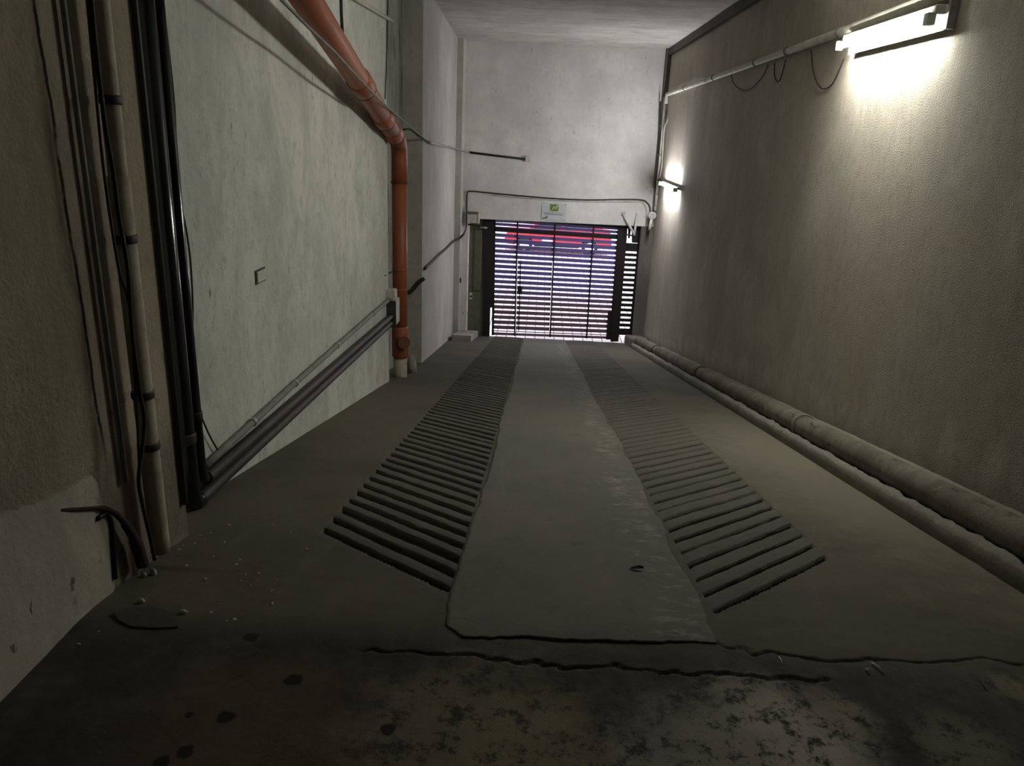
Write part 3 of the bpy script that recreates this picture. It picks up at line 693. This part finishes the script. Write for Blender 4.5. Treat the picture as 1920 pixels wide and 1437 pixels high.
link('hanger', add_tube(bm_new(), [hp[0] + Vector((0, 0, 1.2))] + hp, 0.012, 8), M['cable'], op)
# broken stub of cream pipe beside its foot
s0 = onR(772, 700)
single('pipe_stub', add_tube(bm_new(), [s0 + Vector((0, 0.05, -0.03)), s0 + Vector((0, 0.03, 0.10)), s0 + Vector((-0.01, 0.02, 0.22))], [0.06, 0.055, 0.03], 14), M['stone'],
       'pale lump of mortar at the pilaster foot beside the orange pipe', 'mortar', s0, smooth=True)

# long steel rod beside the sloping pipe, then over to the far wall
rodpts = [onX(528, 0, -1.27), onX(577, 50, -1.275), onX(626, 96, -1.28), onX(668, 142, -1.29), onX(709, 185, -1.32), onX(740, 213, -1.40), onX(770, 239, -1.49), onX(804, 267, -1.57)]
for q in rodpts: q.x += 0.0
k0 = rodpts[0] + (rodpts[0] - rodpts[1]) * 4
rod = thing('steel_conduit', rodpts[-1], 'thin grey conduit running under the orange pipe and across to the far wall', 'conduit')
end = [onX(851, 278, -1.72), onY(868, 283, Y_COL - 0.02), onY(880, 286, Y_BACK - 0.02), onY(986, 299, Y_BACK - 0.02)]
link('rod', add_tube(bm_new(), [k0] + rodpts, 0.009, 8), M['grey_pipe'], rod)
link('flexible_run', add_tube(bm_new(), smooth_path([rodpts[-1], onX(825, 272, -1.63)] + end[:3], 4), 0.02, 8), M['galv'], rod)
link('dark_run', add_tube(bm_new(), end[2:], 0.024, 10), M['black'], rod)['label'] = 'black run on the far wall'
e = end[-1]
link('end_cap', add_box(bm_new(), (e.x - 0.01, Y_BACK - 0.06, e.z - 0.05), (e.x + 0.10, Y_BACK, e.z + 0.06), 0.006), M['white_paint'], rod)['label'] = 'white end cap'
wallcable([(757, 243), (770, 243), (785, 255), (804, 267)], -1.56, 0.012, 'cable', 'short dark cable from the orange elbow to the grey conduit')
wallcable([(728, -30), (727, 0), (725, 100), (722, 186)], XL + 0.012, 0.006, 'cable', 'thin black wire hanging down the left wall edge to the orange elbow', 'hanging_wire')
# pale trunking high on the left wall
tr = [onX(620, -30, XL + 0.02), onX(690, 12, XL + 0.02), onX(735, 39, XL + 0.02)]
single('cable_trunking', add_tube(bm_new(), [tr[0], tr[1], tr[2]], 0.019, 8), M['conduit'], 'pale trunking high on the left wall above the orange pipe', 'trunking', tr[2])

# dark conduit climbing the far left wall, then the cables over the gate
def fw(a, b):
    """a point on the slightly splayed far left wall"""
    r = ray(a, b); n = Vector((Y_COL - Y_PIL, 0.21, 0)).normalized(); c = Vector((XP, Y_PIL, 0)); t = (n.dot(c) - n.dot(CAM)) / n.dot(r); return CAM + r * t + n * 0.025
single('steel_conduit', add_tube(bm_new(), smooth_path([onY(760, 548, Y_PIL - 0.03), onY(768, 548, Y_PIL - 0.03), onY(776, 541, Y_PIL - 0.03), onY(785, 530, Y_PIL - 0.03), onY(796, 522, Y_PIL - 0.03)], 4), 0.028, 10), M['brown_pipe'],
       'short dark conduit elbow on the pilaster right of the orange pipe', 'conduit', onY(776, 541, Y_PIL))
gc = thing('gate_cable', onY(875, 362, Y_BACK), 'dark cable climbing the far left wall and crossing above the gate', 'cable')
link('wall_run', add_tube(bm_new(), smooth_path([fw(793, 504), fw(806, 492), fw(820, 478), fw(834, 466), fw(847, 453), onY(860, 448, Y_COL - 0.03), onY(869, 440, Y_COL - 0.03)], 4), 0.022, 8), M['brown_pipe'], gc)
link('cross_run', add_tube(bm_new(), smooth_path([onY(869, 440, Y_COL - 0.03), onY(874, 426, Y_COL - 0.0), onY(875, 395, Y_BACK - 0.04), onY(876, 363, Y_BACK - 0.03), onY(882, 359, Y_BACK - 0.03), onY(900, 360, Y_BACK - 0.03), onY(940, 364, Y_BACK - 0.03), onY(985, 368, Y_BACK - 0.03), onY(1035, 372, Y_BACK - 0.03), onY(1100, 375, Y_BACK - 0.03), onY(1170, 374, Y_BACK - 0.03), onY(1202, 375, Y_BACK - 0.03), onY(1213, 380, Y_BACK - 0.03), onY(1219, 392, Y_BACK - 0.03), onY(1217, 420, Y_BACK - 0.03)], 4), 0.014, 8), M['cable'], gc)
pc = thing('steel_conduit', onY(1135, 376, Y_BACK), 'pale conduit on the lintel just under the dark gate cable', 'conduit')
link('pipe', add_tube(bm_new(), smooth_path([onY(a, b, Y_BACK - 0.022) for a, b in ((925, 366), (985, 371), (1035, 375), (1100, 378), (1160, 378), (1200, 378), (1208, 383), (1212, 395), (1211, 424))], 5), 0.013, 8), M['conduit'], pc)
for q in ((1135, 378), (1185, 378)):
    link('clip', add_ring(bm_new(), onY(q[0], q[1], Y_BACK - 0.022), (1, 0, 0), 0.018, 0.05, 10), M['white_paint'], pc)

# ------------------------------------------------------------------ sign over the gate
ys_ = Y_BACK - 0.012
def sg(a, b, d=0.0): return onY(a, b, ys_ - d)
sign = thing('sign', sg(1039, 413), 'white sign with a green emblem on the lintel over the gate', 'sign')
M['sign_white'] = plain('sign_white', (0.62, 0.66, 0.66), 0.35, dirt=0.2)
M['sign_green'] = plain('sign_green', (0.16, 0.26, 0.045), 0.4, dirt=0.3)
M['sign_pale'] = plain('sign_pale', (0.62, 0.70, 0.42), 0.4, dirt=0.1)
M['sign_ink'] = plain('sign_ink', (0.09, 0.10, 0.10), 0.5, dirt=0.2)
def slabq(bm, c4, d0, d1):
    add_hex(bm, [onY(a, b, ys_ + d1) for a, b in c4] + [onY(a, b, ys_ - d0) for a, b in c4]); return bm
link('panel', slabq(bm_new(), [(1016.5, 379.5), (1063, 382), (1061, 415.5), (1015.2, 411.5)], 0.0, 0.01), M['sign_white'], sign)
bm = slabq(bm_new(), [(1031.3, 383), (1048, 383.5), (1047, 396.5), (1031.5, 396)], 0.004, -0.0)
em = link('emblem', bm, M['sign_green'], sign)
strk = bm_new()
for q in ([(1034.5, 394), (1036.5, 392.5), (1037.8, 388.5), (1035.6, 390), (1037.5, 392.2), (1038.6, 388.5)], [(1038.8, 393), (1040.3, 386.5), (1041.6, 390.2), (1039.8, 391.5)],
          [(1045.3, 385), (1043.2, 388), (1042.3, 391), (1043.5, 394.2)], [(1047, 384.5), (1044.6, 388.2), (1043.2, 390.6)], [(1032, 395.4), (1034.5, 394)]):
    add_tube(strk, [sg(a, b, 0.005) for a, b in q], 0.0075, 6)
sub('emblem_strokes', strk, M['sign_pale'], em)
def dashes(y0, y1, x0, x1, hgt, seed):
    bm = bm_new(); rnd = random.Random(seed); xx = x0
    while xx < x1:
        wd = rnd.uniform(0.6, 2.0); t = (xx - x0) / (x1 - x0); yy = y0 + (y1 - y0) * t
        e_ = min(xx + wd, x1)
        slabq(bm, [(xx, yy - hgt), (e_, yy - hgt), (e_, yy + hgt), (xx, yy + hgt)], 0.003, 0.0); xx += wd + rnd.uniform(0.25, 0.5)
    return bm
link('text_line', dashes(398.5, 400.3, 1018.3, 1059, 0.35, 1), M['sign_ink'], sign)
link('text_line', dashes(401.3, 403.8, 1021, 1056.5, 0.55, 2), M['sign_ink'], sign)
link('corner_mark', add_tube(bm_new(), [sg(1017, 410, 0.002), sg(1021, 408.5, 0.002), sg(1024, 408.8, 0.002), sg(1026.5, 406, 0.002)], [0.005, 0.012, 0.012, 0.02], 6), M['sign_ink'], sign)
for q in ((1019.5, 381), (1061, 384), (1058.5, 413), (1018, 409.5)):
    link('screw', add_tube(bm_new(), [sg(q[0], q[1], -0.002), sg(q[0], q[1], 0.006)], 0.008, 8), M['black'], sign)

# ------------------------------------------------------------------ bracket and drive on the lintel
br = thing('steel_bracket', onY(1190, 442, 16.6), 'pale steel V bracket hanging from the lintel right of the gate', 'bracket')
for a_, b_ in (((1168, 401), (1190, 441)), ((1195, 400), (1189, 442))):
    link('strut', add_tube(bm_new(), [onY(*a_, Y_BACK - 0.01), onY(*b_, Y_BACK - 0.12)], 0.026, 8), M['white_paint'], br)
link('foot_plate', add_box(bm_new(), onY(1164, 404, Y_BACK - 0.012), onY(1173, 398, Y_BACK) + Vector((0, 0, 0)), 0.002), M['galv'], br)
link('cross_bar', add_tube(bm_new(), [onY(1168, 439, Y_BACK - 0.1), onY(1191, 443, Y_BACK - 0.1)], 0.016, 8), M['gate'], br)
mb = thing('gate_motor_box', onY(886, 418, Y_BACK), 'beige box under the lintel at the upper left gate corner', 'box')
q0, q1 = onY(875, 418, 16.6), onY(896, 402, 16.6)
link('housing', add_box(bm_new(), (q0.x, 16.58, q0.z), (q1.x, Y_BACK, q1.z), 0.008), M['conduit'], mb)
link('lid', add_box(bm_new(), (q1.x, 16.57, q0.z - 0.005), (q1.x + 0.035, Y_BACK, q1.z + 0.005), 0.005), M['white_paint'], mb)
link('cover', add_box(bm_new(), (q0.x - 0.005, 16.57, q1.z), (q1.x, Y_BACK, q1.z + 0.04), 0.004), M['olive'], mb)
dr = thing('steel_rod', onY(900, 424, 16.8), 'short steel arm under the beige box at the gate post', 'rod')
link('rod', add_tube(bm_new(), [onY(878, 421, 16.7), onY(902, 425, 16.9)], 0.018, 10), M['gate'], dr)
link('sleeve', add_tube(bm_new(), [onY(899, 426, 16.86), onY(914, 428, 16.9)], 0.025, 12), M['galv'], dr)
sw = onY(883, 555, Y_BACK)
swt = thing('switch_box', sw, 'small pale key switch on the left gate jamb', 'switch')
link('case', add_box(bm_new(), (sw.x - 0.03, Y_BACK - 0.03, sw.z - 0.07), (sw.x + 0.025, Y_BACK, sw.z + 0.07), 0.004), M['white_paint'], swt)
link('key_hole', add_box(bm_new(), (sw.x - 0.015, Y_BACK - 0.034, sw.z - 0.03), (sw.x + 0.02, Y_BACK - 0.028, sw.z + 0.02), 0.003), M['black'], swt)
q = onX(870, 512, -1.67)
single('wall_hook', add_box(bm_new(), (-1.67, 16.33, q.z - 0.05), (-1.64, 16.38, q.z + 0.05), 0.005), M['cable'], 'tiny dark clip on the left corner pier by the gate', 'clip', q)

# ------------------------------------------------------------------ gate
def G(px, py, Y=Y_GATE): return onY(px, py, Y)
TL, TR, BL, BR = G(925, 412), G(1162, 428), G(922, 628), G(1146, 636)
def g(u, v, d=0.0):
    q = (TL * (1 - u) + TR * u) * (1 - v) + (BL * (1 - u) + BR * u) * v
    return Vector((q.x, Y_GATE + d, q.z))
def bar(bm, u0, u1, v0, v1, d0, d1):
    add_hex(bm, [g(u0, v1, d0), g(u1, v1, d0), g(u1, v1, d1), g(u0, v1, d1), g(u0, v0, d0), g(u1, v0, d0), g(u1, v0, d1), g(u0, v0, d1)]); return bm
def v_of(py, px=930):
    u = 0.04; p_ = G(px, py); a_ = g(u, 0); b_ = g(u, 1); return (a_.z - p_.z) / (a_.z - b_.z)
gate = thing('metal_gate', (0.3, Y_GATE, Z_FLOOR_GATE), 'large barred metal gate at the bottom of the ramp, daylight behind its slats', 'gate')
rows_px = [416.9, 423.9, 436.0, 445.6] + [456.6 + 9.52 * i for i in range(18)] + [622.6]
half = [0.8, 0.9] + [1.6] * 20 + [1.1]
vs = [(v_of(c - h), v_of(c + h)) for c, h in zip(rows_px, half)]
edges_ = []; pv = 0.0
for a_, b_ in vs: edges_.append((pv, a_)); pv = b_
edges_.append((pv, 1.0))
U = [0.0, 0.193, 0.489, 0.794, 1.0]
wu0, wu1 = U[1], U[2]; wv0, wv1 = v_of(488.7), v_of(619)
main, wick = bm_new(), bm_new()
gap = 0.006
for a_, b_ in edges_:
    if b_ - a_ < 0.002: continue
    inside = a_ > wv0 - 0.03 and b_ < wv1 + 0.015
    if inside:
        bar(main, 0.0, wu0, a_, b_, 0, 0.03); bar(main, wu1 + 0.0, 1.0, a_, b_, 0, 0.03); bar(wick, wu0 + gap * 1.3, wu1 - gap * 1.3, a_, b_, 0.002, 0.03)
    else: bar(main, 0.0, 1.0, a_, b_, 0, 0.03)
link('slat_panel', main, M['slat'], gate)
for i, u in enumerate(U[1:4]):
    link('upright_bar', bar(bm_new(), u - 0.006, u + 0.006, 0.0, 1.0, -0.035, 0.0), M['gate'], gate)
for u0, u1 in ((0.0, 0.018), (0.985, 1.0)):
    link('stile', bar(bm_new(), u0, u1, 0, 1, -0.03, 0.035), M['gate'], gate)
link('head_rail', bar(bm_new(), 0.0, 1.0, v_of(426.2), v_of(433.2), -0.03, 0.035), M['gate'], gate)
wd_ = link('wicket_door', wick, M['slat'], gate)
fr = bm_new()
bar(fr, wu0 + 0.028, wu0 + 0.036, wv0, wv1, -0.01, 0.0); 
wl_b = sub('lock', bar(bm_new(), wu0 + gap * 2.2, wu0 + 0.05, v_of(534), v_of(548), -0.03, 0.0), M['black'], wd_)
sub('inner_stile', fr, M['gate'], wd_)
link('lower_box', bar(bm_new(), 0.955, 1.0, v_of(573), 1.0, -0.06, -0.03), M['gate'], gate)
# frame posts and head, then the narrow side panel
def quadbar(c4, y0, y1):
    return add_hex(bm_new(), [onY(a, b, y0) for a, b in c4] + [onY(a, b, y1) for a, b in c4])
po = bm_new()
for c4 in ([(906, 409), (927, 409), (924.5, 577), (905.2, 577)], [(905.2, 577), (919.5, 577), (917.5, 640), (904.5, 640)]):
    add_hex(po, [onY(a, b, Y_GATE - 0.06) for a, b in c4] + [onY(a, b, Y_GATE - 0.035) for a, b in c4])
link('post', po, M['gate'], gate)
link('post', quadbar([(1159, 424), (1177, 424), (1159.5, 641), (1144.5, 641)], Y_GATE - 0.09, Y_GATE - 0.065), M['gate'], gate)
link('post', quadbar([(1195.5, 455), (1206, 455), (1189, 628), (1179.5, 628)], Y_GATE - 0.03, Y_GATE + 0.06), M['gate'], gate)
link('frame_head', quadbar([(905, 405), (1240, 412), (1240, 432), (905, 415.5)], Y_GATE + 0.04, Y_GATE + 0.08), M['gate'], gate)
sp_ = thing('side_gate', (2.05, Y_GATE, Z_FLOOR_GATE), 'narrow fixed barred panel between the gate post and the right wall', 'gate panel')
bm = bm_new()
STL, STR, SBL, SBR = G(1173.5, 456), G(1197, 457), G(1157.5, 628), G(1181.5, 629)
def sgp(u, v, d):
    q = (STL * (1 - u) + STR * u) * (1 - v) + (SBL * (1 - u) + SBR * u) * v; return Vector((q.x, Y_GATE + d, q.z))
gapc = [465.0 + 9.45 * i + 8.5 for i in range(16)]; pv = 0.0; hgt_ = STL.z - SBL.z
gaps = []
for c in gapc:
    pz = G(1180, c).z; gaps.append(((STL.z - pz) / hgt_ - 0.0115, (STL.z - pz) / hgt_ + 0.0115))
for a_, b_ in gaps + [(1.0, 1.0)]:
    add_hex(bm, [sgp(0, a_, 0), sgp(1, a_, 0), sgp(1, a_, 0.03), sgp(0, a_, 0.03), sgp(0, pv, 0), sgp(1, pv, 0), sgp(1, pv, 0.03), sgp(0, pv, 0.03)]); pv = b_
link('slat_panel', bm, M['gate'], sp_)
link('top_plate', quadbar([(1184.5, 420), (1212, 420), (1206, 457), (1184.5, 455)], Y_GATE, Y_GATE + 0.03), M['gate'], sp_)
link('top_bar', quadbar([(1177.5, 420), (1184.5, 420), (1180.8, 447), (1177.5, 447)], Y_GATE, Y_GATE + 0.03), M['gate'], sp_)
link('latch', quadbar([(1193, 548), (1199, 548), (1197, 563), (1191, 563)], Y_GATE - 0.08, Y_GATE - 0.03), M['black'], sp_)
# olive fixed leaf on the left
ol = thing('steel_door', (-1.4, Y_GATE, Z_FLOOR_GATE), 'olive metal door leaf between the left jamb and the gate post', 'door')
O0, O1 = onY(884, 630, Y_GATE - 0.04), onY(908, 415, Y_GATE - 0.04)
link('sheet', add_box(bm_new(), (jamb_x, Y_GATE - 0.028, rampz(Y_GATE) + 0.0), (-1.08, Y_GATE - 0.008, Z_LINTEL + 0.1), 0.003), M['olive'], ol)
R0, R1 = onY(887, 545, Y_GATE - 0.05), onY(905, 430, Y_GATE - 0.05)
link('raised_panel', add_box(bm_new(), (R0.x, Y_GATE - 0.055, R0.z), (R1.x, Y_GATE - 0.028, R1.z), 0.012), M['olive'], ol)

# ------------------------------------------------------------------ outside: pavement and a parked car
s = NT('street_tiles'); p = s.gpos()
bt = s.new('ShaderNodeTexBrick'); s.put(bt.inputs['Vector'], s.scale(p, (1, 1, 1)))
bt.inputs['Scale'].default_value = 1.0; bt.inputs['Brick Width'].default_value = 0.22; bt.inputs['Row Height'].default_value = 0.22; bt.inputs['Mortar Size'].default_value = 0.012; bt.offset = 0.0
bt.inputs['Color1'].default_value = (0.78, 0.74, 0.74, 1); bt.inputs['Color2'].default_value = (0.72, 0.68, 0.68, 1); bt.inputs['Mortar'].default_value = (0.2, 0.16, 0.17, 1)
M['street'] = s.out(bt.outputs['Color'], 0.9)
ZS = rampz(17.02) - 0.01
struct('pavement', add_prism(bm_new(), [(-30, 17.03), (34, 17.03), (34, 90), (-30, 90)], 'z', ZS - 0.3, ZS), M['street'])
M['car_red'] = plain('red_paint', (0.55, 0.012, 0.03), 0.25, dirt=0.05)
M['tyre'] = plain('tyre_rubber', (0.02, 0.02, 0.02), 0.8)
M['hub'] = plain('wheel_alloy', (0.75, 0.75, 0.78), 0.3, 0.3, dirt=0.1)
M['glass'] = plain('car_glass', (0.03, 0.035, 0.04), 0.05, dirt=0.0)
YC = 30.0
c0_, c1_ = onY(946, 460, YC).x, onY(1146, 462, YC).x
car = thing('car', ((c0_ + c1_) / 2, YC + 0.9, ZS), 'red car parked side-on across the street behind the gate', 'car')
L_ = c1_ - c0_
def cx(t): return c0_ + L_ * t
body = [(0.0, 0.35), (0.0, 0.62), (0.03, 0.80), (0.22, 0.92), (0.36, 1.38), (0.45, 1.46), (0.72, 1.45), (0.88, 1.08), (0.98, 0.98), (1.0, 0.62), (1.0, 0.33)]
def arch(c, r=0.36):
    return [(c + r / L_ * math.cos(a), 0.31 + r * math.sin(a)) for a in [math.pi * k / 10 for k in range(11)]]
outline = body + arch(0.80) + arch(0.185)
outline = [(cx(t), ZS + z_) for t, z_ in outline]
link('body', add_prism(bm_new(), outline, 'y', YC, YC + 1.75), M['car_red'], car)
for poly_ in ([(0.27, 0.95), (0.385, 1.34), (0.53, 1.37), (0.53, 0.95)], [(0.55, 0.95), (0.55, 1.37), (0.71, 1.36), (0.82, 1.02), (0.80, 0.95)]):
    link('side_window', add_prism(bm_new(), [(cx(t), ZS + z_) for t, z_ in poly_], 'y', YC - 0.012, YC + 0.02), M['glass'], car)
for t in (0.185, 0.80):
    for y_ in (YC + 0.02, YC + 1.5):
        wh = link('wheel', add_tube(bm_new(), [(cx(t), y_, ZS + 0.31), (cx(t), y_ + 0.02, ZS + 0.31), (cx(t), y_ + 0.18, ZS + 0.31), (cx(t), y_ + 0.2, ZS + 0.31)], [0.29, 0.31, 0.31, 0.29], 28), M['tyre'], car)
        sub('hub', add_tube(bm_new(), [(cx(t), y_ - 0.015, ZS + 0.31), (cx(t), y_ + 0.01, ZS + 0.31)], [0.17, 0.2], 20), M['hub'], wh)
link('sill', add_box(bm_new(), (cx(0.28), YC - 0.02, ZS + 0.28), (cx(0.70), YC + 0.05, ZS + 0.42), 0.02), M['tyre'], car)
link('door_handle', add_box(bm_new(), (cx(0.48), YC - 0.03, ZS + 0.82), (cx(0.53), YC, ZS + 0.86), 0.008), M['hub'], car)
link('door_decal', add_box(bm_new(), (cx(0.35), YC - 0.006, ZS + 0.40), (cx(0.45), YC, ZS + 0.66), 0.002), M['hub'], car)['label'] = 'pale square mark on the door'

# ------------------------------------------------------------------ litter on the floor
M['chip'] = plain('pale_chip', (0.55, 0.53, 0.46), 0.8, dirt=0.3)
M['leaf'] = plain('black_leaf', (0.012, 0.011, 0.010), 0.8)
M['straw'] = plain('pale_straw', (0.66, 0.64, 0.58), 0.6)
def lump(c, r, seed, flat=0.6):
    bm = bm_new(); bmesh.ops.create_icosphere(bm, subdivisions=2, radius=r)
    for v in bm.verts:
        k_ = 1 + 0.35 * mnoise.noise(v.co * (1.4 / r) + Vector((seed, 0, 0))); v.co = Vector((v.co.x * k_, v.co.y * k_ * 0.8, v.co.z * k_ * flat)) + Vector(c)
    return bm
def flr(p): return Vector((p.x, p.y, (rampz(p.y) if abs(p.y - CREST) >= 0.12 else -SLOPE * (p.y - CREST + 0.12) ** 2 / 0.48)))
for i, (px_, py_, r, lab) in enumerate(((288, 1077, 0.013, 'pale elongated pebble upright by the white pipe foot'), (270, 1081, 0.011, 'small pale pebble against the wall left of the white pipe foot'),
                                   (266, 1130, 0.012, 'round pale pebble beside the flat concrete patch on the floor'), (344, 1149, 0.012, 'pale pebble at the right end of the flat concrete patch'))):
    c = flr(onF(px_, py_)); c.z += r * 0.5
    single('pebble', lump(c, r, i * 3.3, 0.8 if i else 1.3), M['chip'], lab, 'pebble', c, 'pale pebbles by the left wall', True)
spots = []
rnd = random.Random(5)
fixed = [(450, 1051), (443, 1060), (480, 1062), (485, 1077), (449, 1078), (460, 1078), (452, 1090), (454, 1110), (410, 1128), (509, 1109), (510, 1133), (385, 1087), (401, 1045), (350, 1062), (520, 1090), (536, 1075),
         (505, 1024), (592, 1018), (567, 1009), (342, 1024), (336, 1032), (375, 1005), (384, 1012), (421, 1018), (440, 1160), (425, 1163), (185, 1185), (148, 1209), (357, 1089), (395, 1148), (470, 1100), (415, 1067), (575, 1031), (545, 1000), (512, 985), (430, 985), (396, 1000), (365, 1020)]
proto = None
for i, (px_, py_) in enumerate(fixed):
    c = flr(onF(px_, py_))
    if proto is None:
        proto = single('paint_flake', lump((0, 0, 0), 0.0065, 2.0, 0.35), M['chip'], 'tiny white paint flake on the dark floor right of the white pipe', 'flake', (0, 0, 0), 'scattered paint flakes', True); o = proto
    else:
        o = proto.copy(); COL.objects.link(o)
    sc_ = rnd.uniform(0.5, 1.15); o.location = c + Vector((0, 0, 0.002)); o.scale = (sc_, sc_ * rnd.uniform(0.5, 1.1), sc_); o.rotation_euler = (0, 0, rnd.uniform(0, 6.28))
def stick(a, b, r, mat, lab, name='straw', cat='straw'):
    p0, p1 = flr(onF(*a)), flr(onF(*b)); m_ = (p0 + p1) / 2
    up = Vector((0, 0, r + 0.001))
    single(name, add_tube(bm_new(), [p0 + up, m_ + up * 1.8 + Vector((0.002, 0, 0)), p1 + up], r, 6), M[mat], lab, cat, p0)
stick((1461, 1232), (1466, 1249), 0.0022, 'straw', 'short white straw sliver near the slab crack, left of the two')
stick((1634, 1243), (1656, 1264), 0.0028, 'straw', 'long white straw sliver lying on the dark floor to the right')
stick((1622, 1256), (1630, 1262), 0.003, 'straw', 'small white chip just left of the long straw sliver', 'chip', 'chip')
stick((1814, 1254), (1850, 1298), 0.002, 'brown_pipe', 'thin dark curved twig on the floor at the far right', 'twig', 'twig')
c = flr(onF(1193, 1072)); c.z += T + 0.004
bm = bm_new(); prevr = None
for i in range(9):
    t = i / 8; wdt = 0.011 * math.sin(math.pi * (0.08 + 0.84 * t)) * (1 + 0.4 * mnoise.noise(Vector((t * 6, 1, 1))))
    row = [bm.verts.new(c + Vector(((t - 0.5) * 0.055, u_ * wdt + 0.004 * math.sin(t * 3), 0.002 + 0.008 * abs(u_) * t + 0.004 * t - dz))) for u_, dz in ((-1, 0), (0, 0.0), (1, 0), (1, 0.0015), (0, 0.0015), (-1, 0.0015))]
    if prevr:
        for q_ in range(6): bm.faces.new((prevr[q_], row[q_], row[(q_ + 1) % 6], prevr[(q_ + 1) % 6]))
    else: bm.faces.new(row)
    prevr = row
bm.faces.new(prevr)
single('dead_leaf', bm, M['leaf'], 'small black dead leaf on the smooth middle strip', 'leaf', c)
fp = [flr(onF(a, b)) for a, b in ((212, 1150), (240, 1143), (290, 1144), (330, 1152), (338, 1168), (334, 1178), (290, 1180), (245, 1177), (222, 1165))]
single('concrete_patch', add_prism(bm_new(), [(q.x, q.y) for q in fp], 'z', -0.02, 0.005), M['floor'], 'thin flat broken concrete piece on the floor below the white pipe', 'concrete piece', fp[0])
